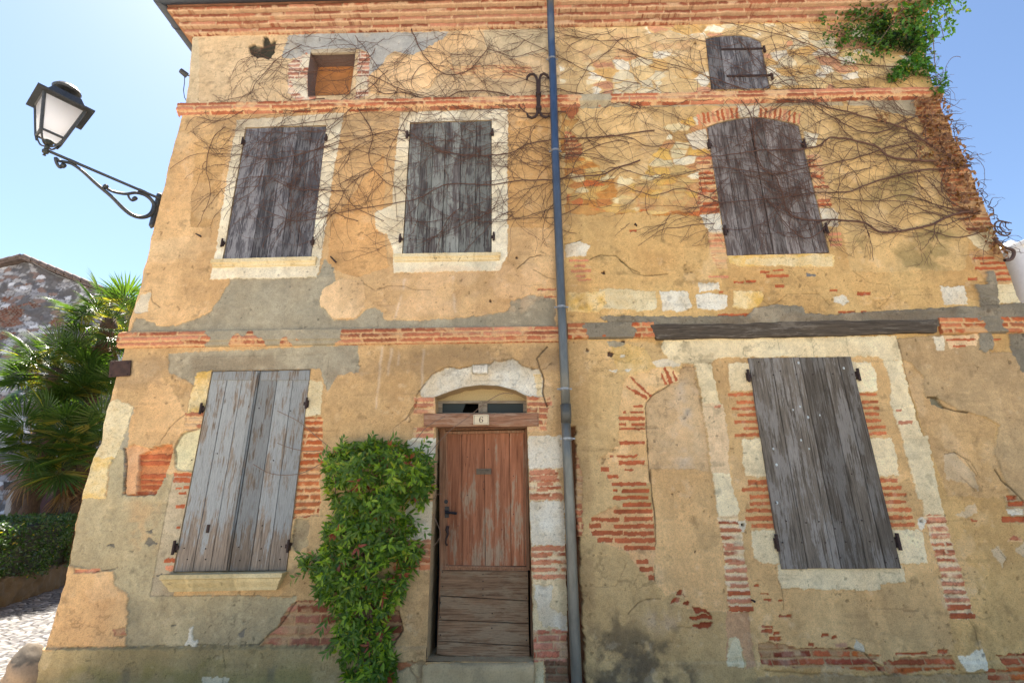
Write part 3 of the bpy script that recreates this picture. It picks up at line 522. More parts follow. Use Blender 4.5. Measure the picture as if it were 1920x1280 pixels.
    f('P', [(1230, 240), (1330, 215), (1345, 330), (1200, 330)], RUB, .04, -.003); f('P', [(1150, 330), (1340, 330), (1345, 395), (1160, 395)], RUB, .03, -.003, a=.8)
    f('P', [(1085, 205), (1200, 200), (1260, 250), (1200, 330), (1100, 290), (1075, 250)], OCHRE2, .04, .002)
    f('P', [(1055, 398), (1340, 405), (1350, 540), (1600, 560), (1780, 540), (1920, 620), (1055, 600)], OCHRE, .05)
    f('C', [(1020, 380), (1650, 330), (1700, 700), (1640, 1280), (1100, 1290), (1010, 900)], plaster((220, 180, 116), (202, 164, 104)), .02)
    for q in ([(1150, 590), (1330, 580), (1400, 720), (1200, 700)], [(1150, 930), (1300, 780), (1450, 820), (1420, 960), (1250, 1010)], [(1280, 1180), (1450, 1060), (1640, 1080), (1560, 1300), (1350, 1330)], [(1070, 1080), (1200, 1120), (1160, 1220)]): st('C', q, (126, 112, 66), .85, .12, .0, .25, 6)
    f('C', [(1060, 460), (1400, 455), (1420, 560), (1300, 540), (1180, 500), (1090, 500)], GREY, .02); f('B', [(1470, 570), (1919, 555), (2100, 560), (1900, 600), (1600, 610), (1480, 600)], GREY, .012)
    f('C', [(-280, 470), (400, 465), (1050, 460), (1060, 500), (700, 505), (0, 500)], GREY, .012, -.002, a=.8)
    bars('C', [(-275, 510, -190, 530)], SB)
    # arch over the arched window
    f('C', [(370, 545), (470, 510), (640, 495), (810, 520), (830, 580), (740, 565), (640, 556), (540, 566), (450, 590), (400, 600)], plaster((226, 180, 128), (216, 168, 116)), .01)
    for k, x0 in enumerate(range(380, 860, 22)):
        if 570 < x0 < 660: continue
        t = (x0-620)/240; y1 = 560+34*t*t; f('C', [(x0+t*10, y1-52), (x0+12+t*10, y1-52), (x0+12, y1), (x0, y1)], SB if k % 3 else SBP, .003, 0)
    f('C', [(562, 505), (668, 500), (660, 560), (578, 562)], WHITE, .004, .003)
    f('C', [(370, 740), (440, 740), (480, 1012), (390, 1010), (372, 900)], BRP, .02, rag=.05); bars('C', [(380, 815, 450, 825), (378, 838, 455, 850), (380, 862, 460, 875), (400, 960, 478, 976), (385, 985, 480, 1003), (395, 900, 465, 912)], SB)
    f('C', [(885, 735), (950, 735), (1010, 970), (940, 985)], BRP, .02, rag=.05); bars('C', [(895, 780, 940, 792), (905, 830, 960, 842), (940, 960, 1010, 974), (925, 880, 960, 892)], SB)
    f('C', [(322, 640), (412, 612), (428, 705), (350, 712)], WHITE, .015, .003); f('C', [(383, 1020), (480, 1012), (495, 1105), (430, 1105)], WHITE, .008, .003)
    f('C', [(948, 985), (1010, 985), (1040, 1010), (1040, 1075), (965, 1075)], WHITE, .008, .003); f('C', [(875, 620), (940, 640), (930, 700), (890, 700)], CREAM, .015, .003)
    bars('F', [(425, 50, 500, 62), (425, 75, 505, 88), (430, 100, 505, 112), (440, 125, 510, 138), (990, 42, 1055, 54), (995, 68, 1060, 80), (1000, 92, 1058, 104), (455, 170, 510, 180), (425, 246, 520, 256)], SBP, -.001); f('F', [(420, 40), (510, 40), (515, 215), (470, 210), (440, 150)], BRP, .02, a=.6)
    bars('F', [(50, 26, 85, 36), (600, 265, 650, 278), (700, 240, 805, 254), (670, 222, 715, 234), (740, 288, 785, 302), (1000, 310, 1036, 320), (1128, 322, 1192, 338), (470, 425, 625, 438), (1040, 412, 1120, 422), (1145, 412, 1175, 422), (545, 270, 590, 280), (730, 215, 780, 224), (475, 318, 495, 325)], SB)
    f('F', [(512, 150), (1000, 140), (1025, 150), (1015, 205), (900, 205), (700, 198), (590, 205), (560, 195), (530, 190)], YST, .008, .002); f('F', [(600, 165), (1015, 155), (1010, 200), (600, 196)], CRST, .02, .002, a=.6)
    f('F', [(-90, 310), (0, 305), (175, 320), (180, 400), (100, 415), (0, 410), (-85, 400)], CRST, .01, .004); f('F', [(192, 320), (330, 318), (345, 400), (290, 418), (205, 410)], WHITE, .012, .005)
    f('F', [(365, 335), (420, 325), (510, 340), (520, 400), (460, 415), (370, 395)], WHITE, .012, .005); f('F', [(378, 282), (470, 280), (480, 312), (385, 320)], WHITE, .01, .002)
    f('F', [(545, 320), (680, 318), (690, 360), (640, 400), (545, 400)], YST, .012, .003); f('F', [(1015, 345), (1060, 332), (1095, 370), (1070, 385), (1020, 370)], WHITE, .01); f('F', [(1515, 296), (1640, 296), (1650, 380), (1545, 385)], WHITE, .01, .003)
    f('E', [(1500, 120), (1560, 100), (1640, 120), (1620, 180), (1500, 185)], WHITE, .012, .003); f('E', [(1510, 390), (1720, 380), (1735, 450), (1690, 495), (1515, 495)], YST, .01, .003)
    bars('E', [(1520, 200, 1630, 212), (1550, 228, 1610, 242), (1530, 258, 1645, 272), (1560, 286, 1610, 300), (1570, 308, 1650, 318), (1340, 364, 1450, 374), (1380, 404, 1450, 414)], SBP)
    line('F', [(700, 330), (680, 360), (720, 390), (760, 370), (800, 330), (950, 330), (1000, 380)], .004, .4); line('F', [(0, 165), (40, 195), (70, 230), (120, 245), (230, 240)], .006, .6, .006); line('F', [(1110, 225), (1180, 280), (1280, 290), (1290, 340), (1240, 390)], .003, .4)
    line('E', [(1230, 250), (1300, 190), (1360, 175)], .006, .7); line('E', [(1500, 110), (1560, 105), (1600, 90)], .005, .6); line('E', [(1640, 200), (1700, 175), (1780, 180), (1850, 240), (1919, 275)], .006, .6); line('E', [(360, 330), (430, 380), (500, 350), (600, 350), (640, 370), (740, 372)], .004, .5)
    line('E', [(1320, 260), (1400, 300), (1450, 305)], .005, .5); line('D', [(810, 380), (850, 370), (860, 440), (900, 470)], .005, .5)
    f('F', [(-90, 440), (600, 438), (640, 400), (720, 385), (860, 392), (880, 425), (1000, 432), (1250, 415), (1500, 400), (1700, 395), (1919, 375), (1919, 480), (0, 510)], CEM, .008, .008)
    # right quoins
    f('C', [(1390, 480), (1530, 445), (1700, 780), (1870, 1100), (1660, 1110), (1540, 900), (1450, 640)], brick(h=.066, L=.24, j=.36, smear=.62, mort=(204, 162, 110), cols=((176, 106, 66), (156, 88, 54), (190, 126, 82))), .04)
    f('F', [(1650, 60), (1760, 10), (1800, 60), (1750, 130), (1690, 110)], CRST, .01); f('F', [(1660, 130), (1900, 120), (1919, 280), (1760, 285), (1680, 200)], plaster((222, 176, 116), (206, 160, 104)), .01)
    bars('F', [(1675, 155, 1780, 168), (1715, 180, 1830, 192), (1685, 203, 1850, 217), (1770, 228, 1870, 242), (1655, 254, 1700, 266), (1770, 256, 1880, 270)], SB); f('F', [(1770, 290), (1919, 280), (1930, 375), (1790, 375)], CRST, .008)
    f('F', [(1735, 225), (1770, 220), (1785, 300), (1790, 400), (1700, 410), (1700, 340), (1680, 290), (1740, 290)], CEM, .01, .006)
    f('F', [(1480, 540), (1530, 530), (1540, 600), (1500, 600)], CREAM, .01, .005); f('F', [(1530, 530), (1700, 520), (1690, 575), (1560, 590)], PEACH2, .01, .004); bars('F', [(1545, 545, 1685, 556), (1575, 575, 1640, 586), (1760, 545, 1810, 553)], SB, .005)
    f('F', [(1700, 500), (1760, 500), (1765, 590), (1730, 612), (1700, 600)], CEM, .01, .006); f('F', [(1840, 515), (1960, 510), (1960, 720), (1900, 700), (1860, 600)], CEM, .015, .004)
    # small holes and soot
    for z_, x, y, r in (('J', 405, 268, 26), ('J', 500, 168, 18), ('J', 215, 240, 13), ('E', 1715, 272, 13), ('I', 205, 595, 5), ('I', 85, 293, 6), ('K', 815, 492, 7), ('K', 675, 146, 5), ('K', 782, 165, 6), ('E', 1225, 190, 7), ('E', 630, 430, 5), ('E', 1080, 430, 7), ('C', 360, 205, 8)):
        f(z_, [(x+r*math.cos(a)*(1+.3*math.sin(3*a)), y+r*.8*math.sin(a)) for a in np.linspace(0, 6, 8)], solid((92, 70, 54)), .004, -.008)
    f('J', [(380, 170), (430, 160), (500, 175), (520, 200), (450, 220), (390, 210)], GREY, .006); f('A', [(1398, 262), (1430, 250), (1475, 262), (1480, 205), (1500, 200), (1520, 235), (1555, 228), (1545, 300), (1515, 340), (1480, 325), (1440, 325), (1405, 295)], solid((70, 66, 52)), .008, -.012)
    f('F', [(885, 236), (940, 238), (935, 250), (890, 250)], solid((110, 106, 96)), .006); f('I', [(1645, 424), (1672, 424), (1672, 436), (1648, 438)], SB, .003); f('J', [(485, 278), (520, 272), (525, 295), (490, 305)], WHITE, .006); f('J', [(390, 400), (460, 395), (450, 412), (395, 410)], WHITE, .006); f('J', [(520, 400), (565, 385), (550, 412)], WHITE, .006)
    # general weathering: broad mottling, rain streaks, abraded paler specks
    g1 = fbm(X, Z, 1.7, 5, 101); g2 = fbm(X*6, Z*.55, .5, 5, 102); g3 = fbm(X, Z, .07, 5, 103); g4 = fbm(X, Z, .4, 6, 104)
    p.C *= (1+.09*g1+.07*g2+.06*g3)[:, None]; p.C *= np.stack([1+.02*g4, 1-.025*g4, 1-.07*g4], 1)
    ab = sm(.45, .9, g3*.8+.5*g4)*.35; p.C = mixc(p.C, p.C*.5+CL(236, 212, 170)*.5, ab); dk = sm(.55, 1.0, fbm(X, Z, .13, 6, 105)+.3*g1)*.3; p.C *= (1-dk)[:, None]
    p.D += .003*fbm(X, Z, .35, 4, 106)+.0012*fbm(X, Z, .02, 2, 107)
    # hairline crazing and fine trowel scratches
    rg = np.abs(fbm(X+.3*g4, Z, .42, 4, 111)); hair = (1-sm(.008, .028, rg))*sm(.0, .35, fbm(X, Z, 1.1, 3, 112)); p.C *= (1-.30*hair)[:, None]; p.D -= .002*hair
    sc = sm(.55, .95, fbm(X*.35+Z*.1, Z*3, .22, 5, 113)); p.C *= (1-.16*sc)[:, None]; lt = sm(.5, 1.0, fbm(X*.4-Z*.1, Z*2.4, .2, 5, 114)); p.C *= (1+.10*lt)[:, None]
    # pits scattered through the coats
    r2 = np.random.default_rng(11)
    pit = (fbm(X, Z, .045, 2, 71) > 1.02) & (fbm(X, Z, .8, 3, 72) > -.1); p.C[pit] *= .6; p.D[pit] -= .004
    st('P', [(1020, 60), (1085, 60), (1130, 1280), (1050, 1280)], (150, 116, 76), .5, .06, .05, .3)
    # damp and dirt under the bands, strengthened to paint in missing contact shadow
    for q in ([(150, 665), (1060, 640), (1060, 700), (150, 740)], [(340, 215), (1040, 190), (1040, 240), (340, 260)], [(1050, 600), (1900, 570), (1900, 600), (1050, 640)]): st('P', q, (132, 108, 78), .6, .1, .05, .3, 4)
    return p

# ------------------------------------------------------------------ wall outline (x of both corners by height)
LE = wxz([(372, -40), (362, 30), (356, 100), (352, 150), (345, 196), (333, 235), (316, 300), (300, 365), (262, 530), (240, 600), (230, 660), (215, 700), (205, 740), (190, 790), (187, 830), (172, 857), (140, 965), (120, 1090), (84, 1212), (58, 1280), (40, 1330)])
RE = wxz([(1700, -40), (1735, 90), (1757, 174), (1817, 309), (1869, 435), (1912, 548), (1932, 600)])
RE = np.vstack([RE, [[RE[-1, 0]+.25, 2.0], [RE[-1, 0]+.45, -.2]]])
def xleft(z):
    z = np.asarray(z, float); return np.interp(-z, -LE[:, 1], LE[:, 0])+.012*fbm(z*0+3.1, z, .25, 4, 41)
def xright(z):
    z = np.asarray(z, float); return np.interp(-z, -RE[:, 1], RE[:, 0])+.02*fbm(z*0+7.1, z, .2, 4, 42)
ZTOP = float(np.mean(wxz([(627, 62), (1023, 50), (1300, 48)])[:, 1]))

house = empty('old_house', (0.8, 3.0, 0), 'old two-storey house of patched ochre plaster, brick and stone with closed grey shutters', 'house')
# openings in the facade, as the photo outlines them
S_UL = dict(tl=(462, 241), tr=(612, 237), br=(583, 485), bl=(418, 490)); S_UM = dict(tl=(770, 232), tr=(921, 227), br=(921, 475), bl=(755, 477))
S_LL = dict(tl=(399, 697), tr=(582, 693), br=(537, 1069), bl=(326, 1071)); S_LR = dict(tl=(1401, 672), tr=(1592, 670), br=(1686, 1064), bl=(1463, 1065))
S_UR = dict(tl=(1325, 240), tr=(1497, 237), br=(1554, 474), bl=(1364, 479)); S_AR = dict(tl=(1322, 74), tr=(1426, 80), br=(1443, 166), bl=(1334, 168))
UR_TOP = [(1325, 240), (1345, 232), (1375, 225), (1403, 221), (1430, 222), (1460, 227), (1482, 232), (1497, 237)]
AR_TOP = [(1322, 74), (1338, 70), (1360, 68), (1385, 67), (1408, 71), (1426, 80)]
AL = [(583, 98), (667, 96), (662, 140), (656, 178), (578, 181), (577, 140)]
DOOR = zn('L', [(345, 690), (335, 505), (480, 450), (650, 395), (850, 370), (1050, 380), (1240, 430), (1362, 495), (1368, 690)])+[(989, 820), (995, 1021), (1001, 1240), (800, 1238), (808, 1021), (818, 820)]
def quad(s, top=None, g=0):
    P = [(s['bl'][0]-g, s['bl'][1]+g)]+([(x, y-g) for x, y in top] if top else [(s['tl'][0]-g, s['tl'][1]-g), (s['tr'][0]+g, s['tr'][1]-g)])+[(s['br'][0]+g, s['br'][1]+g)]
    return P
OPEN = [quad(S_UL, g=1), quad(S_UM, g=1), quad(S_LL, g=1), quad(S_LR, g=-3), quad(S_UR, UR_TOP, 1), quad(S_AR, AR_TOP, 1), AL, DOOR]

def facade():
    st = .0075; xs = np.arange(-4.75, 6.9, st); zs = np.arange(-.15, ZTOP+.02, st); nx, nz = len(xs), len(zs)
    X, Z = np.meshgrid(xs, zs); X = X.ravel(); Z = Z.ravel()
    xl = np.repeat(xleft(zs), nx); xr = np.repeat(xright(zs), nx); outside = (X < xl-st) | (X > xr+st)
    X = np.clip(X, xl, xr)
    for op in OPEN:
        P = wxz(op); i = np.nonzero((X > P[:, 0].min()-.02) & (X < P[:, 0].max()+.02) & (Z > P[:, 1].min()-.02) & (Z < P[:, 1].max()+.02))[0]
        bd = np.full(len(i), 9.); qx = X[i].copy(); qz = Z[i].copy()
        for a, b_ in zip(P, np.roll(P, -1, 0)):
            e = b_-a; t = np.clip(((X[i]-a[0])*e[0]+(Z[i]-a[1])*e[1])/(e@e+1e-9), 0, 1)
            cx, cz = a[0]+t*e[0], a[1]+t*e[1]; d = np.hypot(X[i]-cx, Z[i]-cz); m = d < bd
            bd[m] = d[m]; qx[m] = cx[m]; qz[m] = cz[m]
        m = bd < .56*st; X[i[m]] = qx[m]; Z[i[m]] = qz[m]
    p = paint_all(X, Z)
    pl = sm(.345, .335, Z+.006*p.vx)*sm(-.62, -.66, X)*.03+sm(.22, .20, Z)*sm(1.2, 1.3, X)*.012
    Yv = -(p.D+pl)+.02*0
    edge = np.minimum(X-xl, xr-X); Yv += .03*(1-sm(0, .035, edge))
    V = np.stack([X, Yv, Z], 1)
    j, i = np.meshgrid(np.arange(nz-1), np.arange(nx-1), indexing='ij'); a = (j*nx+i).ravel()
    f = np.stack([a, a+1, a+nx+1, a+nx], 1)
    cx = X[f].mean(1); cz = Z[f].mean(1); keep = ~outside[f].any(1)
    for op in OPEN:
        P = wxz(op); ii = np.nonzero((cx > P[:, 0].min()) & (cx < P[:, 0].max()) & (cz > P[:, 1].min()) & (cz < P[:, 1].max()))[0]
        keep[ii[inpoly(cx[ii], cz[ii], P)]] = False
    f = f[keep]; used = np.zeros(len(V), bool); used[f.ravel()] = True; ren = np.cumsum(used)-1
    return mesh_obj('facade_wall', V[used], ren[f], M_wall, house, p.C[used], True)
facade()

def strip(name, x0, x1, prof, cls, mat=M_wall, over=None, mitre=False, st=.0075, jit=.004, par=None, seed=3):
    """a moulding along the facade: profile (depth, z); painted and roughened like the wall"""
    pr = []
    for (d0, z0), (d1, z1) in zip(prof[:-1], prof[1:]):
        n = max(2, int(math.hypot(d1-d0, z1-z0)/st)); pr += [(d0+(d1-d0)*k/n, z0+(z1-z0)*k/n) for k in range(n)]
    pr.append(prof[-1]); pr = np.array(pr); n = max(2, int((x1-x0)/st)); u = np.linspace(0, 1, n)
    D = np.repeat(pr[:, 0], n); Zz = np.repeat(pr[:, 1], n); a = x0-(D if mitre else 0); X = a+(x1-a)*np.tile(u, len(pr))
    c, dd = cls(X, Zz+.0001, seed)
    if over:
        for (xa, xb, fc) in over:
            i = np.nonzero((X+.08*fbm(X, Zz, .1, 4, 5) > xa) & (X+.08*fbm(X, Zz, .1, 4, 6) < xb) & (fbm(X, Zz, .3, 4, 9) > -.35))[0]
            if len(i): c[i], dd[i] = fc(X[i], Zz[i], 4)
    fr = np.clip(D/.03, 0, 1); dd = (dd*.8+jit*fbm(X, Zz, .06, 4, 8)+.5*jit*fbm(X, Zz, .4, 3, 2))*fr
    V = np.stack([X, -(D+dd), Zz+.3*dd], 1); m = len(pr)
    j, i = np.meshgrid(np.arange(m-1), np.arange(n-1), indexing='ij'); q = (j*n+i).ravel()
    f = np.stack([q, q+n, q+n+1, q+1], 1)
    # end caps
    k = len(V); V = np.vstack([V, [[x0, .02, pr[:, 1].mean()], [x1, .02, pr[:, 1].mean()]]]); c = np.vstack([c, c[:1], c[:1]])
    r = np.arange(m-1); f = np.vstack([f, np.stack([r*n, (r+1)*n, np.full(m-1, k), np.full(m-1, k)], 1)[:, [0, 2, 2, 1]][:, [0, 1, 3, 3]], ]) if False else f
    o = mesh_obj(name, V[:-2], f, mat, par or house, c[:-2], True)
    for e in (0, n-1):
        capb = MB(); loop = [V[r_*n+e] for r_ in range(m)]; capb.add(loop+[(loop[0][0], .03, loop[0][2]), (loop[-1][0], .03, loop[-1][2])], [tuple(range(m))+(m+1, m)], c[e+n*(m//2)])
        capb.build('end_face', mat, o)
    return o
zA1, zA0 = [float(np.mean(q)) for q in ([at(233, 626)[2], at(1040, 612)[2]], [at(443, 651)[2], at(1040, 637)[2]])]
zB1, zB0 = [float(np.mean(q)) for q in ([at(1160, 608)[2], at(1900, 596)[2]], [at(1160, 636)[2], at(1758, 624)[2]])]
zC1, zC0 = [float(np.mean(q)) for q in ([at(343, 200)[2], at(1020, 184)[2]], [at(340, 216)[2], at(1020, 197)[2]])]
hA = (zA1-zA0)/3
XL = lambda z: float(xleft(np.array([z]))[0]); XR = lambda z: float(xright(np.array([z]))[0])
BRS = brick(h=hA, L=.42, j=.38, smear=.45, mort=(214, 168, 116), cols=((192, 116, 78), (204, 134, 96), (180, 104, 70)), sh=-(zA0 % hA))
xg0, xg1 = at(440, 650)[0], at(680, 640)[0]
strip('string_course', XL(zA1)-.035, at(1046, 620)[0], [(0, zA1+.015), (.045, zA1), (.05, zA0+hA*.9), (.035, zA0+hA*.8), (.03, zA0), (0, zA0-.012)], BRS, over=[(xg0-.3, xg1-.25, GREY)])
BRS2 = brick(h=(zB1-zB0)/2.6, L=.45, j=.3, smear=.45, mort=(214, 168, 112), cols=((196, 104, 58), (206, 124, 78), (182, 90, 50)))
xb0, xb1 = at(1222, 625)[0], at(1760, 612)[0]
strip('string_course', at(1064, 620)[0], xb0+.02, [(0, zB1+.015), (.04, zB1), (.04, zB0), (0, zB0-.01)], BRS2, over=[(at(1090, 630)[0], at(1185, 630)[0], CEM)])
strip('string_course', xb1-.01, XR(3.5)+.05, [(0, zB1+.015), (.04, zB1), (.04, zB0), (0, zB0-.01)], BRS2, over=[(at(1840, 610)[0], at(1870, 610)[0], CEM)])
BRS3 = brick(h=(zC1-zC0)/2, L=.5, j=.28, smear=.5, mort=(216, 174, 124), cols=((184, 108, 72), (198, 130, 94), (170, 96, 64)))
strip('string_course', XL(zC1)-.04, XR(zC1)+.03, [(0, zC1+.02), (.05, zC1), (.055, zC0+.02), (.03, zC0), (0, zC0-.03)], BRS3, over=[(at(1090, 190)[0], at(1180, 190)[0], GREY)])
# cornice: brick courses stepping out
pr = [(0, ZTOP-.01)]; zc = ZTOP; dc = 0
for k in range(4):
    dc += .055; pr += [(dc-.006, zc), (dc, zc+.008), (dc, zc+.05), (dc-.012, zc+.058), (dc-.012, zc+.066)]; zc += .066
BRCo = brick(h=.066, L=.4, j=.26, smear=.28, mort=(204, 166, 126), cols=((166, 100, 70), (186, 126, 94), (148, 86, 60)), sh=-(ZTOP % .066))
strip('cornice', XL(ZTOP), XR(ZTOP), pr, BRCo, mitre=True, jit=.006)
for sd2 in (0, 1):
  mb = MB()
  for k in range(4):
    d = .055*(k+1)-.003; z0 = ZTOP+.066*k; mb.box((XL(ZTOP)-d, .004-d*.98, z0), (XL(ZTOP)+.3, 7.9, z0+.0655), (.42, .22, .12)) if sd2 == 0 else mb.box((XR(ZTOP)-.3, .004-d*.98, z0), (XR(ZTOP)+d, 7.9, z0+.0655), (.42, .22, .12))
  mb.build('side_cornice', M_stone, house)
# side and back walls
zz = np.linspace(-.1, ZTOP, 90); ys = np.array([.028, .3, 1, 3, 8.0])
for nm, fx in (('side_wall', xleft(zz)), ('side_wall', xright(zz))):
    V = np.array([(x, y, z) for z, x in zip(zz, fx) for y in ys]); n = len(ys)
    f = [(j*n+i, j*n+i+1, (j+1)*n+i+1, (j+1)*n+i) for j in range(len(zz)-1) for i in range(n-1)]
    mesh_obj(nm, V, f, M_wall, house, np.tile(CL(206, 172, 122), (len(V), 1)))
MB().box((-4.3, 8, -.1), (XR(0), 8.1, ZTOP+.2), CL(200, 168, 120)).build('back_wall', M_wall, house)
GX, GY, GZ = XL(ZTOP)-.30, -.30, ZTOP+.31
M_tile = mat_plain('roof_tile', (.34, .17, .10), .85, 0, .35, 6)
mb = MB(); xe, xr_, zt = GX-.02, XR(ZTOP)+.3, GZ-.03
rd = [(xe, GY, zt), (xr_, GY, zt), (xr_, 8.3, zt), (xe, 8.3, zt), (xe+4.2, 4.1, zt+1.35), (xr_-4.2, 4.1, zt+1.35), (xe, GY, zt+.05), (xr_, GY, zt+.05), (xr_, 8.3, zt+.05), (xe, 8.3, zt+.05)]
mb.add(rd, [(6, 7, 5, 4), (7, 8, 5), (8, 9, 4, 5), (9, 6, 4), (0, 1, 7, 6), (1, 2, 8, 7), (2, 3, 9, 8), (3, 0, 6, 9), (3, 2, 1, 0)]); mb.build('roof', M_tile, house)
g = MB(); g.tube([(GX, 8.3, GZ), (GX, GY, GZ)], .075, 16); g.tube([(GX-.03, GY, GZ), (xr_, GY, GZ)], .07, 16)
for y in (.05, 1.2, 2.4, 3.6): g.tube([(GX, y, GZ), (GX, y+.03, GZ)], .082, 16)
g.build('gutter', M_lead, house, True)

# reveals and dark backs of the openings
def reveal(op, depth, mat, col, yf=.004, taper=0):
    P = wxz(op); n = len(P); q = []
    for a, b_ in zip(P, np.roll(P, -1, 0)):
        k = max(1, int(np.linalg.norm(b_-a)/.05)); q += [a+(b_-a)*t/k for t in range(k)]
    q = np.array(q); n = len(q); mb = MB(); rows = [yf-.012, depth*.35, depth*.7, depth]
    vs = [(x+.004*math.sin(37*z+r*3), y, z+.004*math.sin(41*x+r)) if 0 < r < 3 else (x, y, z) for r, y in enumerate(rows) for x, z in q]
    mb.add(vs, [(r*n+i, r*n+(i+1) % n, (r+1)*n+(i+1) % n, (r+1)*n+i) for r in range(3) for i in range(n)], col)
    return mb.build('reveal', mat, house)
for k, op in enumerate(OPEN):
    dp = (.09, .09, .10, .10, .09, .09, .26, .5)[k]; reveal(op, dp, M_wall, (CL(206, 176, 130), CL(132, 112, 100), CL(190, 158, 112))[max(0, k-5)])
    if k < 6:
        P = wxz(op); b_ = MB(); b_.slab(P+(P-P.mean(0))*.02, dp-.002, dp+.03); b_.build('window_backing', M_black, house)

# ------------------------------------------------------------------ shutters
GA = dict(dark=(.045, .040, .040), mid=(.13, .115, .11))
M_sh_blue = mat_wood('blue_grey_shutter_wood', (.032, .030, .034), (.088, .086, .095), (.205, .205, .215), .54)
M_sh_mid = mat_wood('green_grey_shutter_wood', (.035, .032, .032), (.10, .092, .09), (.21, .225, .21), .54)
M_sh_right = mat_wood('worn_shutter_wood', (.04, .033, .033), (.13, .108, .10), (.25, .23, .22), .50)
M_sh_low = mat_wood('pale_blue_flaking_wood', (.09, .072, .056), (.255, .205, .155), (.31, .325, .315), .70, zmod=(1.05, 1.55, -.17))
M_sh_big = mat_wood('bare_grey_board', (.045, .037, .028), (.15, .128, .10), (.24, .222, .195), .46, .8)
rr = random.Random(5)
def shutter(s, u0, u1, n, mat, top=None, yf=-.004, th=.034, brd=None, parent=None, label=None):
    """one leaf of boards between the fractions u0..u1 of the opening"""
    def Bp(u): return (s['bl'][0]+(s['br'][0]-s['bl'][0])*u, s['bl'][1]+(s['br'][1]-s['bl'][1])*u)
    def Tp(u):
        x = s['tl'][0]+(s['tr'][0]-s['tl'][0])*u
        if top: return (x, float(np.interp(x, [p[0] for p in top], [p[1] for p in top])))
        return (x, s['tl'][1]+(s['tr'][1]-s['tl'][1])*u)
    e = brd or [k/n for k in range(n+1)]; mb = MB()
    for k in range(len(e)-1):
        a, b_ = u0+(u1-u0)*e[k], u0+(u1-u0)*e[k+1]; db = rr.uniform(-.8, 1.2); dt = rr.uniform(-.4, .6)
        pts = [Bp(a), Bp(b_)]; pts = [(x, y+db) for x, y in pts]+[(Tp(b_+(a-b_)*t/4)[0], Tp(b_+(a-b_)*t/4)[1]+dt) for t in range(5)]
        P = wxz(pts); c = P.mean(0); P[:, 0] += np.where(P[:, 0] > c[0], -.002, .002); t = rr.random(); mb.slab(P, yf+rr.uniform(-.002, .003), yf+th, .0035, (t, rr.random(), rr.random()))
    return tag(mb.build('shutter', mat, parent or house), label)
def ledge(s, par, mat, u0, u1, yv, yf=-.012):
    pass
_n = MB(); _n.tube([(0, .006, 0), (0, -.003, 0)], [1, .8], 7); _no = _n.build('nail', M_iron); NAIL = _no.data; bpy.data.objects.remove(_no)
for v_ in NAIL.vertices: v_.co.x *= .006; v_.co.z *= .006
def nail_at(par, x, y, z, k=1.0):
    o = bpy.data.objects.new('nail', NAIL); C_.objects.link(o); o.parent = par; o.location = (x, y, z); o.scale = (k, 1, k)
def nails(par, pts, r=.006, y=-.008):
    for x, yy in pts: p_ = at(x, yy); nail_at(par, p_[0], y, p_[2], r/.006)
def hinge(par, x, y, sgn, sc=1.0, name='hinge'):
    p_ = at(x, y); mb = MB(); X, Z = p_[0], p_[2]
    mb.box((X-.014*sc, -.03, Z-.035*sc), (X+.014*sc, .02, Z+.03*sc)); mb.tube([(X, -.034, Z-.05*sc), (X, -.034, Z+.055*sc)], .011*sc, 8)
    mb.box((X-.03*sc*(sgn < 0)-.0, -.026, Z-.016*sc), (X+.03*sc*(sgn > 0)+.001, -.016, Z+.016*sc)); return mb.build(name, M_iron, par)
def cover_strip(s, u, par, mat, w=.03, yf=-.022, tone=.5, top=None):
    b0 = (s['bl'][0]+(s['br'][0]-s['bl'][0])*u, s['bl'][1]); x = s['tl'][0]+(s['tr'][0]-s['tl'][0])*u
    ty = float(np.interp(x, [p[0] for p in top], [p[1] for p in top])) if top else s['tl'][1]+(s['tr'][1]-s['tl'][1])*u
    B, T = wxz([b0, (x, ty)]); mb = MB(); mb.slab([(B[0]-w/2, B[1]+.01), (B[0]+w/2, B[1]+.01), (T[0]+w/2, T[1]-.008), (T[0]-w/2, T[1]-.008)], yf, yf+.016, .004, (tone, .3, .8)); mb.build('cover_strip', mat, par)
a = shutter(S_UL, 0, .475, 3, M_sh_blue); b_ = shutter(S_UL, .48, 1, 3, M_sh_blue, label='right leaf, more paint flaked to pale grey'); cover_strip(S_UL, .485, b_, M_sh_blue, .022, -.016, .9)
hinge(a, 457, 268, 1); hinge(a, 419, 458, 1); hinge(b_, 613, 262, -1); hinge(b_, 588, 455, -1)
nails(a, [(430, 440), (455, 438), (480, 437), (470, 268), (492, 267)]); nails(b_, [(520, 436), (548, 436), (572, 435), (540, 262), (575, 262), (600, 262)])
a = shutter(S_UM, 0, .44, 3, M_sh_mid); b_ = shutter(S_UM, .445, 1, 3, M_sh_mid); cover_strip(S_UM, .465, b_, M_sh_mid, .04, -.018, .75)
hinge(a, 764, 256, 1); hinge(a, 751, 450, 1); hinge(b_, 924, 252, -1); hinge(b_, 926, 446, -1)
nails(a, [(770, 448), (795, 447), (822, 447), (785, 255), (812, 254)]); nails(b_, [(850, 447), (885, 446), (908, 446), (860, 253), (900, 252)])
a = shutter(S_UR, 0, .455, 3, M_sh_right, UR_TOP); b_ = shutter(S_UR, .46, 1, 4, M_sh_right, UR_TOP); cover_strip(S_UR, .475, b_, M_sh_right, .035, -.018, .9, UR_TOP)
hinge(a, 1328, 274, 1, 1.2); hinge(a, 1358, 435, 1, 1.2); hinge(b_, 1506, 273, -1, 1.2); hinge(b_, 1547, 431, -1, 1.2)
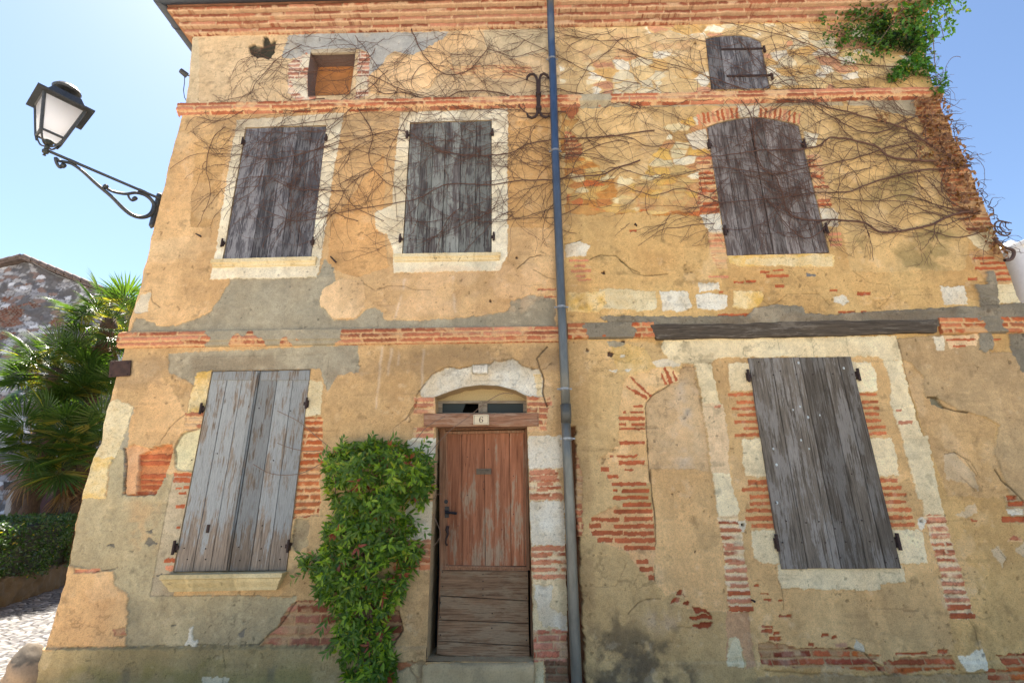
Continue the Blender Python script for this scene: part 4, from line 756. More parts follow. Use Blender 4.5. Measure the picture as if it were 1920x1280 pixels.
nails(a, [(1380, 428), (1400, 434), (1425, 430), (1352, 276), (1380, 274)]); nails(b_, [(1470, 428), (1495, 428), (1517, 430), (1535, 432), (1440, 272), (1475, 272)])
a = shutter(S_AR, 0, 1, 4, M_sh_blue, AR_TOP)
for x0, y0, x1, y1 in ((1352, 94, 1432, 95), (1362, 144, 1446, 146)):
    mb = MB(); A_, B_ = at(x0, y0), at(x1, y1); mb.box((A_[0], -.014, A_[2]-.016), (B_[0], -.005, A_[2]+.012)); mb.tube([(B_[0], -.02, B_[2]-.05), (B_[0], -.02, B_[2]+.05)], .016, 8); mb.build('hinge', M_iron, a)
usp = .487
a = shutter(S_LL, 0, usp-.004, 3, M_sh_low, brd=[0, .34, .66, 1]); b_ = shutter(S_LL, usp+.004, 1, 3, M_sh_low, brd=[0, .36, .68, 1]); cover_strip(S_LL, usp-.03, a, M_sh_low, .036, -.022, .6)
for lf, u0, u1 in ((a, 0, usp-.06), (b_, usp+.01, 1)):       # board end rails at the head
    mb = MB(); x0, x1 = [399+183*u for u in (u0, u1)]; mb.slab(wxz([(x0+.5, 713), (x1-1, 713), (x1-.5, 695.5), (x0+1, 697.5)]), -.012, -.003, .003, (.3, .4, .6)); mb.build('head_rail', M_sh_low, lf)
hinge(a, 380, 767, 1, 1.1); hinge(a, 330, 1026, 1, 1.2); hinge(b_, 577, 757, -1, 1.1); hinge(b_, 543, 1023, -1, 1.1)
nails(a, [(346, 1027), (386, 1028), (426, 1024), (352, 1048), (386, 1048), (424, 1052), (408, 850), (360, 862), (467, 762)]); nails(b_, [(448, 1025), (490, 1028), (528, 1024), (450, 1050), (487, 1050), (525, 1048), (455, 862), (513, 863), (492, 985), (486, 765), (545, 770)])
mb = MB(); p_ = at(391, 990); mb.box((p_[0]-.012, -.014, p_[2]-.04), (p_[0]+.012, -.004, p_[2]+.035)); mb.build('latch', M_iron, a)
big = shutter(S_LR, 0, 1, 6, M_sh_big, yf=-.03, th=.03, brd=[0, .22, .44, .50, .72, .87, 1])
hinge(big, 1401, 706, 1, 1.25); hinge(big, 1454, 1017, 1, 1.4); hinge(big, 1606, 704, -1, 1.25); hinge(big, 1680, 1015, -1, 1.4)
nails(big, [(1411, 705), (1447, 704), (1490, 703), (1521, 703), (1558, 702), (1594, 703), (1420, 680), (1460, 697), (1464, 1016), (1500, 1016), (1544, 1016), (1582, 1015), (1627, 1014), (1668, 1014), (1508, 979), (1532, 977), (1574, 978), (1612, 975), (1562, 990), (1471, 976), (1452, 942), (1593, 888), (1572, 1044), (1676, 1045), (1656, 1053)], .0065, -.034)
mb = MB()
for x, y, r in ((1450, 841, 2.5), (1456, 871, 3), (1502, 825, 2.5), (1517, 841, 2), (1487, 768, 2), (1500, 762, 2.5), (1515, 782, 3), (1457, 942, 3), (1497, 680, 3), (1582, 690, 3), (1537, 778, 2)):
    p_ = at(x, y, -.03); rr_ = r*.0052; mb.tube([(p_[0], -.031, p_[2]), (p_[0], -.0335, p_[2])], [rr_, rr_*.6], 6, flat=.8)
mb.build('paint_splashes', mat_plain('white_paint', (.5, .55, .54), .7), big)

# ------------------------------------------------------------------ sills
def sill(zn_, pts, layers, cls, lab=None):
    """pts: top-left and top-right in the photo; layers: (depth, drop, inset)"""
    (x0, z0), (x1, z1) = wxz(zn(zn_, pts)); n = 70; mb = []; cols = []; rows = []
    for d, dz, ins in layers: rows.append([(x0+ins+(x1-x0-2*ins)*k/n, d, z0+(z1-z0)*k/n-dz) for k in range(n+1)])
    R_ = []
    for (a, b2) in zip(rows[:-1], rows[1:]):
        k = max(1, int(np.linalg.norm(np.array(a[0])[[1, 2]]-np.array(b2[0])[[1, 2]])/.01)); R_ += [[tuple(np.array(p)*(1-t/k)+np.array(q)*t/k) for p, q in zip(a, b2)] for t in range(k)]
    R_.append(rows[-1]); V = np.array(R_).reshape(-1, 3); m = len(R_); x, dd, z = V.T
    nz_ = fbm(x, z+dd, .06, 4, 12)*.5+fbm(x, z+dd, .3, 3, 14)*.6; c, e = cls(x, z-dd, 5)
    fr = np.clip(dd/.03, 0, 1); chip = sm(.75, 1.1, fbm(x, z+dd, .12, 3, 19)); V2 = np.stack([x, -(dd+(.005*nz_+e-.02*chip)*fr), z-.3*.005*nz_], 1)
    n1 = n+1; j, i = np.meshgrid(np.arange(m-1), np.arange(n), indexing='ij'); q = (j*n1+i).ravel(); f = [tuple(t) for t in np.stack([q, q+n1, q+n1+1, q+1], 1)]
    k = len(V2); V2 = np.vstack([V2, [[V2[0][0], .05, V2[0][2]], [V2[(m-1)*n1][0], .05, V2[(m-1)*n1][2]], [V2[n][0], .05, V2[n][2]], [V2[m*n1-1][0], .05, V2[m*n1-1][2]]]])
    f += [tuple(r*n1 for r in range(m))[::-1]+(k, k+1), tuple(r*n1+n for r in range(m))+(k+3, k+2)]; c = np.vstack([c, np.tile(c[0], (4, 1))])
    return tag(mesh_obj('window_sill', V2, f, M_stone, house, c, False), lab)
sill('P', [(401, 489), (596, 484)], [(0, 0, 0), (.05, .003, 0), (.055, .05, 0), (.035, .065, .01), (.03, .09, .012), (.004, .10, .015)], CRST)
sill('P', [(739, 479), (939, 476)], [(0, 0, 0), (.05, .003, 0), (.055, .045, 0), (.035, .06, .01), (.03, .085, .012), (.004, .095, .015)], CRST)
sill('P', [(317, 1074), (541, 1070)], [(0, 0, 0), (.12, .0, 0), (.125, .035, 0), (.105, .045, .012), (.095, .075, .03), (.06, .12, .055), (.05, .15, .07), (.004, .155, .075)], plaster((232, 208, 152), (214, 186, 128), 1.6, 1.4), 'moulded stone sill with a worn lip')

# ------------------------------------------------------------------ timber
M_beam = mat_wood('old_grey_beam', (.035, .026, .018), (.10, .08, .058), (.20, .17, .13), .30, 1, 'x')
M_lint = mat_wood('red_brown_beam', (.15, .07, .036), (.36, .18, .10), (.44, .27, .17), .5, 1, 'x')
def beam(name, P2, yf, yb, mat, seed=1, amp=.006, tone=.5):
    """a hewn timber: outline in x,z with its long edges subdivided and roughened"""
    P = wxz(P2, yf); tl, tr, br, bl = P; n = 60; m = 6; vs = []; fs = []
    for j in range(m+1):
        for i in range(n+1):
            u, v = i/n, j/m; p_ = (tl*(1-u)+tr*u)*(1-v)+(bl*(1-u)+br*u)*v; e = amp*float(fbm(np.array([p_[0]]), np.array([p_[1]*3]), .25, 4, seed)[0])
            b2 = .008 if j in (0, m) or i in (0, n) else 0; vs.append((p_[0], yf-e*.6+b2, p_[1]+(e if j in (0, m) else 0)))
    k = len(vs); vs += [(x, yb, z) for x, y, z in vs]; W_ = n+1
    fs = [(j*W_+i, (j+1)*W_+i, (j+1)*W_+i+1, j*W_+i+1) for j in range(m) for i in range(n)]
    for i in range(n): fs += [(i, i+1, k+i+1, k+i), (m*W_+i+1, m*W_+i, k+m*W_+i, k+m*W_+i+1)]
    for j in range(m): fs += [((j+1)*W_, j*W_, k+j*W_, k+(j+1)*W_), (j*W_+n, (j+1)*W_+n, k+(j+1)*W_+n, k+j*W_+n)]
    mb = MB(); mb.add(vs, fs, (tone, .4, .2)); return mb.build(name, mat, house)
tag(beam('lintel_beam', zn('F', [(150, 475), (1515, 450), (1510, 512), (182, 546)]), -.055, .05, M_beam, 2, .012), 'long weathered grey oak beam over the big window')
beam('door_lintel', zn('L', [(205, 692), (1500, 682), (1500, 830), (205, 838)]), -.022, .13, M_lint, 6, .004, .5)

# ------------------------------------------------------------------ door
DY = .13
M_red = mat_wood('red_door_wood', (.20, .085, .045), (.36, .15, .085), (.42, .22, .14), .3, .8)
M_redlow = mat_wood('worn_red_door_wood', (.19, .10, .06), (.33, .18, .115), (.40, .33, .26), .62, .8)
M_dgrey = mat_wood('grey_door_board', (.10, .055, .03), (.30, .18, .10), (.36, .25, .15), .5, 1, 'x')
M_dframe = mat_wood('brown_door_frame', (.15, .075, .04), (.32, .165, .09), (.36, .23, .14), .3)
door = MB()
def hz(pts, dy=0.0): return wxz(zn('H', pts), DY+dy)
def lslab(mb, pts, dy, th, bev=.003, col=(.5, .5, .5), z='L'): mb.slab(wxz(zn(z, pts), DY+dy), DY+dy, DY+dy+th, bev, col)
# four upright boards of the upper panel
for k, (xa, xb, xc, xd) in enumerate(((770, 850, 772, 852), (852, 967, 854, 974), (969, 1098, 976, 1109), (1100, 1185, 1111, 1188))):
    door.slab(hz([(xc, 668), (xd, 668), (xb, 2), (xb-1, -30), (xa+2, -30), (xa, 2)], .012), DY+.012, DY+.03, .002, ((.45, .6, .4, .55)[k], k*.21, .3))
upper = door.build('door', mat_wood('door_boards', (.20, .075, .036), (.37, .15, .075), (.40, .28, .18), .16, .5, zmod=(.7, 1.9, .17)), house); tag(upper, 'battered door, red-brown above and bare grey boards below')
fr = MB()
fr.slab(hz([(722, 1120), (750, 690), (770, 668), (768, -30), (757, -75), (735, -62), (735, 690)][::1]), DY-.006, DY+.045, .003, (.35, .1, .5))
fr.slab(hz([(1190, 690), (1206, 690), (1192, -72), (1178, -60), (1182, 0), (1188, 668)]), DY-.006, DY+.045, .003, (.45, .1, .2))
fr.slab(wxz(zn('L', [(400, 925), (1340, 905), (1340, 874), (400, 892)]), DY), DY-.004, DY+.04, .003, (.6, .4, .1))
fr.slab(hz([(745, 690), (1196, 695), (1190, 672), (760, 664)]), DY-.004, DY+.04, .004, (.4, .2, .5))
for (x0, y0, x1, y1) in ((770, -20, 776, 660), (1174, -20, 1182, 662)): fr.slab(hz([(x0, y1), (x0+6, y1), (x0+4, y0), (x0-2, y0)], .004), DY+.004, DY+.02, .002, (.8, .3, .7))
fr.slab(hz([(762, 676), (1188, 684), (1188, 676), (766, 668)], -.006), DY-.010, DY+.01, .003, (.7, .3, .3))
fr.build('door_stile', M_dframe, upper)
lw = MB()
for k, q in enumerate(([(735, 822), (1198, 850), (1198, 696), (742, 692)], [(727, 948), (1200, 968), (1198, 852), (733, 826)], [(722, 1058), (1203, 1086), (1200, 971), (726, 951)], [(720, 1128), (760, 1136), (900, 1142), (1060, 1152), (1206, 1166), (1204, 1089), (722, 1061)])):
    lw.slab(hz(q, -.002), DY-.008+.002*k, DY+.04, .005, (.6-.13*k, k*.17, .5))
lw.build('lower_boards', M_dgrey, upper)
for x, y in [(962, 712), (962, 748), (962, 788), (962, 822), (752, 700), (752, 775), (1188, 720), (1188, 835), (740, 860), (740, 935), (1010, 915), (740, 1028), (1008, 992), (1188, 1055), (1193, 940), (965, 230), (965, 268), (880, 100), (880, 300), (990, 60), (1060, 480), (830, 460), (1120, 200), (1120, 400)]:
    p_ = hz([(x, y)])[0]; nail_at(upper, p_[0], DY-.012 if y > 690 else DY+.010, p_[1])
mb = MB(); (x0, z0), (x1, z1) = wxz([(893, 889), (921, 878)], DY); mb.box((x0, DY-.004, z0), (x1, DY+.013, z1)); mb.box((x0+.018, DY-.009, z0+.016), (x1-.018, DY-.003, z1-.014)); mb.tube([(x0+.02, DY-.010, z1-.018), (x1-.02, DY-.010, z1-.018)], .004, 6)
mb.build('letter_slot', mat_plain('dull_brass', (.12, .09, .06), .5, .5), upper)
mb = MB(); hx, hzz = wxz([(838, 960)], DY)[0]; mb.box((hx-.02, DY-.012, hzz-.05), (hx+.02, DY+.006, hzz+.055)); mb.tube([(hx, DY, hzz), (hx, DY-.055, hzz)], .014, 10); mb.tube([(hx-.01, DY-.055, hzz), (hx+.05, DY-.06, hzz-.004), (hx+.105, DY-.055, hzz-.012)], [.016, .010, .013], 8); mb.tube([(hx-.01, DY-.01, hzz+.10), (hx-.01, DY-.018, hzz+.10)], .02, 10)
mb.build('handle', mat_plain('black_iron', (.012, .012, .014), .4, .4), upper)
mb = MB(); q = wxz(zn('H', [(780, 462), (775, 480), (782, 500), (772, 525), (768, 548), (775, 560)]), DY); mb.tube([(x, DY-.03+(.02 if i in (0, 5) else 0), z) for i, (x, z) in enumerate(q)], [.014, .018, .012, .008, .007, .01], 8); mb.build('pull', M_iron, upper)
# jamb post, interior darkness, transom light
mb = MB(); MBd = MB(); MBd.slab(wxz([(796, 1300), (1010, 1300), (1010, 700), (796, 700)], .42), .42, .45); MBd.build('dark_hallway', M_black, house)
mb.slab(hz([(1212, 1165), (1224, 1165), (1206, -60), (1196, -60)], .03), DY+.03, DY+.12, .003, (.1, .1, .3)); mb.slab(wxz(zn('L', [(355, 884), (1385, 862), (1385, 838), (355, 842)]), DY+.02), DY+.02, DY+.12, .003, (.1, .3, .3)); mb.build('door_frame', M_dframe, house)
M_glass = newmat('dusty_glass')[0]; b_ = M_glass.node_tree.nodes['Principled BSDF']; b_.inputs['Base Color'].default_value = (.035, .042, .036, 1); b_.inputs['Specular IOR Level'].default_value = .2; b_.inputs['Roughness'].default_value = .35
M_trf = mat_wood('transom_wood', (.16, .12, .08), (.30, .24, .165), (.36, .31, .23), .5, 1, 'x')
TY = .16; tr = MB()
for q in ([(340, 548), (1372, 545), (1372, 575), (340, 575)], [(340, 680), (1372, 680), (1372, 720), (340, 720)], [(352, 575), (415, 575), (415, 690), (352, 690)], [(822, 575), (922, 575), (922, 690), (822, 690)], [(1325, 575), (1372, 575), (1372, 690), (1325, 690)]):
    tr.slab(wxz(zn('L', q), TY), TY, TY+.04, .004, (rr.random(), .5, .3))
tr.slab(wxz(zn('L', [(852, 550), (868, 550), (868, 690), (852, 690)]), TY-.012), TY-.012, TY, .003, (.2, .5, .3))
trf = tr.build('transom_window', M_trf, house)
MB().slab(wxz(zn('L', [(410, 570), (682, 570), (634, 695), (410, 695)]), TY+.018), TY+.018, TY+.022).build('pane', M_glass, trf); tag(trf.children[0], 'left pane with a broken corner')
MB().slab(wxz(zn('L', [(916, 570), (1330, 570), (1330, 695), (916, 695)]), TY+.018), TY+.018, TY+.022).build('pane', M_glass, trf)
MB().slab(wxz(zn('L', [(320, 560), (320, 480), (480, 420), (650, 360), (850, 340), (1050, 350), (1240, 400), (1385, 470), (1385, 560)]), TY+.03), TY+.03, TY+.08, 0, CL(196, 170, 118)).build('tympanum', M_wall, house)
# step
def rough_block(name, P, mat, parent, lab=None, amp=.012, sub=.03, col=(.4, .34, .24), seed=3):
    (x0, y0, z0), (x1, y1, z1) = P; vs = []; fs = []
    def face(o, u, v):
        nu, nv = max(2, int(np.linalg.norm(u)/sub)), max(2, int(np.linalg.norm(v)/sub)); k = len(vs)
        for j in range(nv+1):
            for i in range(nu+1): vs.append(np.array(o)+np.array(u)*i/nu+np.array(v)*j/nv)
        for j in range(nv):
            for i in range(nu): q = k+j*(nu+1)+i; fs.append((q, q+1, q+nu+2, q+nu+1))
    a, b_, c = x1-x0, y1-y0, z1-z0
    face((x0, y0, z0), (a, 0, 0), (0, 0, c)); face((x0, y0, z1), (a, 0, 0), (0, b_, 0)); face((x0, y1, z0), (0, -b_, 0), (0, 0, c)); face((x1, y0, z0), (0, b_, 0), (0, 0, c)); face((x0, y1, z0), (a, 0, 0), (0, -b_, 0)); face((x1, y1, z0), (-a, 0, 0), (0, 0, c))
    V = np.array(vs); cc = (np.array([x0, y0, z0])+np.array([x1, y1, z1]))/2; hlf = np.array([a, b_, c])/2
    q = (V-cc)/hlf; r = np.linalg.norm(np.maximum(np.abs((V-cc))-(hlf-.03), 0), axis=1); edge = np.clip(r/.03, 0, 1.5)
    V = V-(np.sign(q)*(np.abs(V-cc) > hlf-.0301))*(.012*np.maximum(edge-1, 0)/.42)[:, None]
    for k in range(3): V[:, k] += amp*fbm(V[:, 0]+V[:, 1]*.7+k, V[:, 2]+V[:, 1]*.9, .12, 4, seed+k)
    n = fbm(V[:, 0]+V[:, 1], V[:, 2]+V[:, 1], .15, 4, seed)
    return tag(mesh_obj(name, V, fs, mat, parent, np.array(col)*(1+.2*n)[:, None], True), lab)
sx0, sx1 = at(790, 1245, -.05)[0], at(1003, 1245, -.05)[0]; sz = float(at(900, 1244, -.05)[2])
rough_block('doorstep', ((sx0, -.05, -.1), (sx1, .40, sz)), M_stone, house, 'worn grey stone doorstep', col=CL(196, 166, 118))

# attic opening: board and lath behind a deep reveal
ay = .24; q = wxz([(588, 126), (668, 122), (664, 182), (584, 184)], ay); MB().slab(q, ay, ay+.02, .002, (.5, .5, .5)).build('attic_board', mat_plain('orange_board', CL(186, 122, 66), .8, 0, .25, 5, .2), house)
q = wxz([(575, 80), (680, 80), (676, 200), (570, 200)], ay+.05); MB().slab(q, ay+.05, ay+.08).build('attic_backing', mat_plain('attic_dust', (.10, .085, .09), .9), house)
q = wxz([(583, 93), (666, 90), (666, 98), (584, 100)], -.012); MB().slab(q, -.014, .02, .003, CL(190, 172, 140)).build('attic_lintel', M_wall, house)

# ------------------------------------------------------------------ downpipe
def smooth_(P, n=6):
    P = np.array(P, float); o = []
    for i in range(len(P)-1):
        a, b2, c, d = P[max(i-1, 0)], P[i], P[i+1], P[min(i+2, len(P)-1)]
        for k in range(n):
            t = k/n; o.append(.5*((2*b2)+(c-a)*t+(2*a-5*b2+4*c-d)*t*t+(3*b2-a-3*c+d)*t**3))
    return np.array(o+[P[-1]])
def rad(px, py, Y, half):
    p_ = at(px, py, Y)-CAM; return half*float(p_@fwd)/F
m, t, bb = newmat('height_ramp_zinc'); v = coords(t); sp = nd(t, 'ShaderNodeSeparateXYZ'); t.links.new(v, sp.inputs[0])
mr = nd(t, 'ShaderNodeMapRange', i_1=0., i_2=8.); t.links.new(sp.outputs[2], mr.inputs[0])
c1 = ramp(t, mr.outputs[0], [(.0, (.17, .165, .135)), (.30, (.19, .19, .16)), (.42, (.12, .135, .135)), (.6, (.075, .10, .135)), (.72, (.045, .08, .15)), (.93, (.045, .08, .15)), (.96, (.12, .11, .09))])  # pipe colour ramps with height, grey-brown low down to blue higher up
n1 = noise(t, coords(t, (1, 1, .3)), 14, 5, .65); t.links.new(mulc(t, c1, ramp(t, n1, [(.3, (.72, .72, .72)), (.7, (1.25, 1.25, 1.25))])), bb.inputs['Base Color']); bb.inputs['Roughness'].default_value = .38; bb.inputs['Metallic'].default_value = .3
M_pipe = m; PY = -.085
pp = [(1036, 120, PY), (1037, 150, PY), (1041, 285, PY), (1047, 430, PY), (1053, 577, PY), (1058, 690, PY), (1061, 765, PY)]
head = smooth_([at(1031, -25, -.31), at(1032, 8, -.31), at(1032.5, 30, -.29), at(1033, 52, -.20), at(1034, 78, -.11), at(1035, 98, PY)], 5)
up_ = list(head)+[at(x, y, Y) for x, y, Y in pp]; mb = MB(); mb.tube(up_, .047, 20); pipe = mb.build('downpipe', M_pipe, house, True)
lo_ = [at(x, y, PY) for x, y in ((1061, 790), (1064, 860), (1069, 960), (1073, 1080), (1078, 1200), (1081, 1272), (1083, 1330))]; mb = MB(); mb.tube(lo_, [.046, .047, .048, .048, .048, .047, .047], 20); mb.build('lower_pipe', M_pipe, pipe, True)
mb = MB(); mb.tube([at(1060.5, 758, PY), at(1061.5, 775, PY), at(1061.5, 793, PY)], [.054, .054, .050], 20); mb.build('pipe_collar', mat_plain('brown_zinc', (.10, .10, .085), .5, .3, .2), pipe, True)
M_clip = mat_plain('galvanised_clip', (.35, .36, .36), .4, .6)
for x, y in ((1035, 112), (1041, 284), (1052.5, 576), (1058.5, 729), (1064, 822)):
    c = at(x, y, PY); mb = MB(); mb.tube([c-[0, 0, .008], c+[0, 0, .008]], .0535, 20); mb.tube([c-[0, 0, .016], c-[0, 0, .012]], .051, 20); mb.box((c[0]-.075, PY-.006, c[2]-.007), (c[0]+.075, PY+.004, c[2]+.007)); mb.box((c[0]-.008, PY+.04, c[2]-.008), (c[0]+.008, .02, c[2]+.008)); mb.build('pipe_bracket', M_clip, pipe)
# wall anchor
def azn(pts): return [(960+x/7.11, 120+y/7.11) for x, y in pts]
mb = MB(); AY = -.078
for q, rads in (([(198, 215), (205, 175), (240, 142), (290, 138), (322, 175), (338, 240), (342, 420), (345, 580), (338, 660), (310, 705), (260, 722), (215, 700), (200, 660)], None), ([(490, 190), (470, 155), (425, 130), (385, 150), (366, 210), (362, 420), (362, 580), (372, 650), (405, 700), (450, 715), (500, 695)], None)):
    P = [at(x, y, AY) for x, y in azn(q)]; mb.tube(P, [.010]+[.017]*(len(P)-2)+[.010], 8)
c = at(1009.5, 177.5, AY); mb.tube([c, c-[0, .035, 0]], [.03, .02], 10); mb.box((c[0]-.035, AY-.022, c[2]-.02), (c[0]+.035, AY+.02, c[2]+.02)); c2 = at(1010, 203, AY); mb.box((c2[0]-.036, AY-.022, c2[2]-.018), (c2[0]+.036, AY+.02, c2[2]+.018)); mb.build('wall_anchor', M_iron, house)
# old hooks and pins
for z_, x, y, dx, dy in (('E', 185, 190, 25, 25), ('P', 1409, 1124, 6, 3), ('D', 1112, 62, 18, 8), ('E', 1890, 5, 10, 4)):
    a_ = at(*zn(z_, [(x, y)])[0]); b2 = at(*zn(z_, [(x+dx, y+dy)])[0], -.06); mb = MB(); mb.tube([a_, a_+[0, -.03, 0], b2], [.008, .008, .011], 6); mb.build('iron_hook', M_iron, house)
adopt(house)

# ------------------------------------------------------------------ small things fixed to the house
q = wxz([(209, 678), (248, 676), (246, 705), (206, 708)]); c = q.mean(0); r_ = empty('metal_plate', (c[0], -.02, c[1]), 'blank dark rusted metal plate on the corner just under the brick band', 'metal plate')
mb = MB(); mb.slab(q, -.02, -.012, .002); mb.build('plate', mat_plain('rusted_plate', (.055, .027, .018), .65, .3, .4, 14), r_)
for x, y in ((214, 683), (243, 681), (241, 702), (211, 704)): p_ = at(x, y); mb = MB(); mb.tube([(p_[0], -.018, p_[2]), (p_[0], -.027, p_[2])], .007, 8); mb.build('rivet', M_iron, r_); adopt(r_)
q = wxz([(887.5, 777), (917, 777), (917, 796), (887.5, 796)], -.03); c = q.mean(0); r_ = empty('house_number_plate', (c[0], -.034, c[1]), 'cream enamel house number plate reading 6 on the red-brown door lintel', 'number plate')
MB().slab(q, -.036, -.024, .002).build('plate', mat_plain('cream_enamel', (.70, .58, .38), .3, 0, .04, 5, .05), r_)
M_ink = mat_plain('dark_brown_enamel', (.06, .03, .02), .4); (x0, z0), (x1, z1) = q[3], q[1]; W_, H_ = x1-x0, z1-z0
mb = MB(); e = .010; yy = -.0375
fr_ = [(x0+e*1.8, z0+e), (x1-e*1.8, z0+e), (x1-e, z0+e*1.8), (x1-e, z1-e*1.8), (x1-e*1.8, z1-e), (x0+e*1.8, z1-e), (x0+e, z1-e*1.8), (x0+e, z0+e*1.8), (x0+e*1.8, z0+e)]
for a_, b2 in zip(fr_[:-1], fr_[1:]): mb.tube([(a_[0], yy, a_[1]), (b2[0], yy, b2[1])], .0012, 5)
for sx in (x0+.008, x1-.008):
    for s2 in (z0+.008, z1-.008): mb.tube([(sx, yy, s2), (sx, yy-.002, s2)], .0035, 7)
mb.build('frame_line', M_ink, r_)
g6 = [(.30, .80), (.27, .88), (.12, .95), (-.05, .92), (-.20, .75), (-.28, .50), (-.27, .28), (-.20, .10), (-.04, .03), (.12, .06), (.25, .18), (.28, .32), (.22, .48), (.08, .56), (-.08, .52), (-.20, .40)]
g6r = [.075, .04, .026, .03, .06, .085, .085, .06, .03, .032, .06, .08, .06, .032, .026, .02]
h6 = H_*.62; mb = MB()
P = np.array([(c[0]+x*h6*.9, z0+H_*.19+z*h6) for x, z in g6]); T = np.gradient(P, axis=0); T /= np.linalg.norm(T, axis=1)[:, None]; Nn = np.stack([-T[:, 1], T[:, 0]], 1); R6 = np.array(g6r)[:, None]*h6
vs = [(x, yy-.0008, z) for x, z in P+Nn*R6]+[(x, yy-.0008, z) for x, z in P-Nn*R6]; n = len(P)
mb.add(vs, [(i, i+1, n+i+1, n+i) for i in range(n-1)]); ca = [(c[0]+(.26+.07*math.cos(a))*h6*.9, yy-.001, z0+H_*.19+(.79+.07*math.sin(a))*h6) for a in np.linspace(0, 2*math.pi, 12)[:-1]]; mb.add(ca, [tuple(range(11))]); mb.build('number_six', M_ink, r_); adopt(r_)
# little camera on the side of the corner
p_ = at(347, 139, .06); r_ = empty('wall_camera', tuple(p_), 'small dark camera on a bracket at the corner below the gutter', 'camera')
mb = MB(); mb.tube([p_+[-.04, -.04, .02], p_+[.015, .02, -.01]], [.034, .04], 12); mb.tube([p_+[-.045, -.045, .022], p_+[-.04, -.04, .02]], [.02, .034], 12); mb.build('housing', M_lamp, r_)
mb = MB(); mb.tube([p_, p_+[.05, 0, -.03], p_+[.10, 0, -.03]], .009, 6); mb.build('bracket', M_lamp, r_)
mb = MB(); mb.tube([p_+[0, 0, -.03]]+[at(x, y, .06) for x, y in ((346, 155), (344, 170), (346, 183), (351, 192))], .005, 6); mb.build('cable', M_lamp, r_); adopt(r_)

# ------------------------------------------------------------------ street lamp on the corner
def ray(px, py):
    r = RT*((px-960)/F)+UP*((640-py)/F)+fwd; return r
A_ = at(300, 374, .03)
def atz(px, py, z): r = ray(px, py); return CAM+r*((z-CAM[2])/r[2])
tip = atz(*zn('M', [(240, 603)])[0], A_[2]); dv = tip-A_; dv[2] = 0; Ln = np.linalg.norm(dv); dv /= Ln; nv = np.array([-dv[1], dv[0], 0])
def onp(px, py): r = ray(px, py); return CAM+r*(((A_-CAM)@nv)/(r@nv))
lamp = empty('street_lamp', tuple(A_), 'black iron lantern with frosted panes on a scrolled bracket at the left corner', 'street lamp')
MP = lambda pts: [onp(*p) for p in zn('M', pts)]
mb = MB(); mb.tube([A_+[.04, .03, 0], tip+dv*-.0], .016, 8)
for x, y in ((455, 700), (1010, 935)): c = onp(*zn('M', [(x, y)])[0]); mb.tube([c-dv*.035, c+dv*.035], .024, 8)
mb.build('arm', M_lamp, lamp)
def smooth(P, n=6):
    P = np.array(P, float); o = []
    for i in range(len(P)-1):
        a, b2, c, d = P[max(i-1, 0)], P[i], P[i+1], P[min(i+2, len(P)-1)]
        for k in range(n):
            t = k/n; o.append(.5*((2*b2)+(c-a)*t+(2*a-5*b2+4*c-d)*t*t+(3*b2-a-3*c+d)*t**3))
    return np.array(o+[P[-1]])
mb = MB(); sc_ = smooth(MP([(378, 728), (352, 742), (328, 712), (318, 668), (345, 690), (400, 700), (460, 722), (540, 780), (640, 872), (760, 972), (860, 1072), (940, 1128), (1020, 1140), (1080, 1112), (1105, 1050), (1082, 1000), (1030, 962), (960, 945), (880, 954), (800, 942), (745, 922), (716, 896)])); n = len(sc_)
mb.tube(sc_, np.interp(np.arange(n)/n, [0, .05, .3, .5, .65, .8, 1], [.012, .016, .015, .022, .024, .018, .014]), 8); mb.tube(smooth(MP([(895, 950), (905, 985), (930, 1008), (955, 996), (945, 978)])), [.012]*24+[.016], 8)
for q in ((378, 728), (716, 896), (950, 992)): c = MP([q])[0]; mb.tube([c-nv*.02, c+nv*.02], .024, 10)
mb.build('scroll_bracket', M_lamp, lamp, True)
mb = MB(); t0, b0 = MP([(1152, 955), (1085, 1205)]); t0 = np.array([A_[0]-.02, A_[1], t0[2]]); b0 = np.array([A_[0]-.02, A_[1], b0[2]]); mb.tube([t0+[0, 0, .02], t0, b0, b0-[0, 0, .03]], [.012, .03, .03, .008], 8); mb.build('mounting_plate', M_lamp, lamp)
# lantern head: its roof plate from the photo's corners, at the height where the axis meets it
zr = None
for z_ in np.arange(tip[2], tip[2]+2, .002):
    v_ = np.array([tip[0], tip[1], z_])-CAM
    if 640-F*(v_@UP)/(v_@fwd) < 203.5: zr = z_; break
rc = [atz(*p, zr) for p in zn('M', [(170, 82), (622, 305), (525, 457), (85, 255)])]; cc = np.mean(rc, 0); e1 = rc[1]-rc[0]; sd_ = (np.linalg.norm(e1)+np.linalg.norm(rc[2]-rc[3])+np.linalg.norm(rc[3]-rc[0])+np.linalg.norm(rc[2]-rc[1]))/4
e1 /= np.linalg.norm(e1); e2 = np.array([-e1[1], e1[0], 0]); hs_ = sd_/2; tz = tip[2]
def lq(h, z): return [np.array([tip[0], tip[1], z])+e1*h*a+e2*h*b for a, b in ((-1, -1), (1, -1), (1, 1), (-1, 1))]
Hh = zr-tz; zb = tz+Hh*.30; ht, hb = hs_*.72, hs_*.40
def ringbox(mb, h0, z0, h1, z1):
    P = lq(h0, z0)+lq(h1, z1); mb.add(P, [(0, 1, 5, 4), (1, 2, 6, 5), (2, 3, 7, 6), (3, 0, 4, 7), (3, 2, 1, 0), (4, 5, 6, 7)])
mb = MB(); ringbox(mb, hs_, zr, hs_, zr+.018); rp = mb.build('roof_plate', M_lamp, lamp)
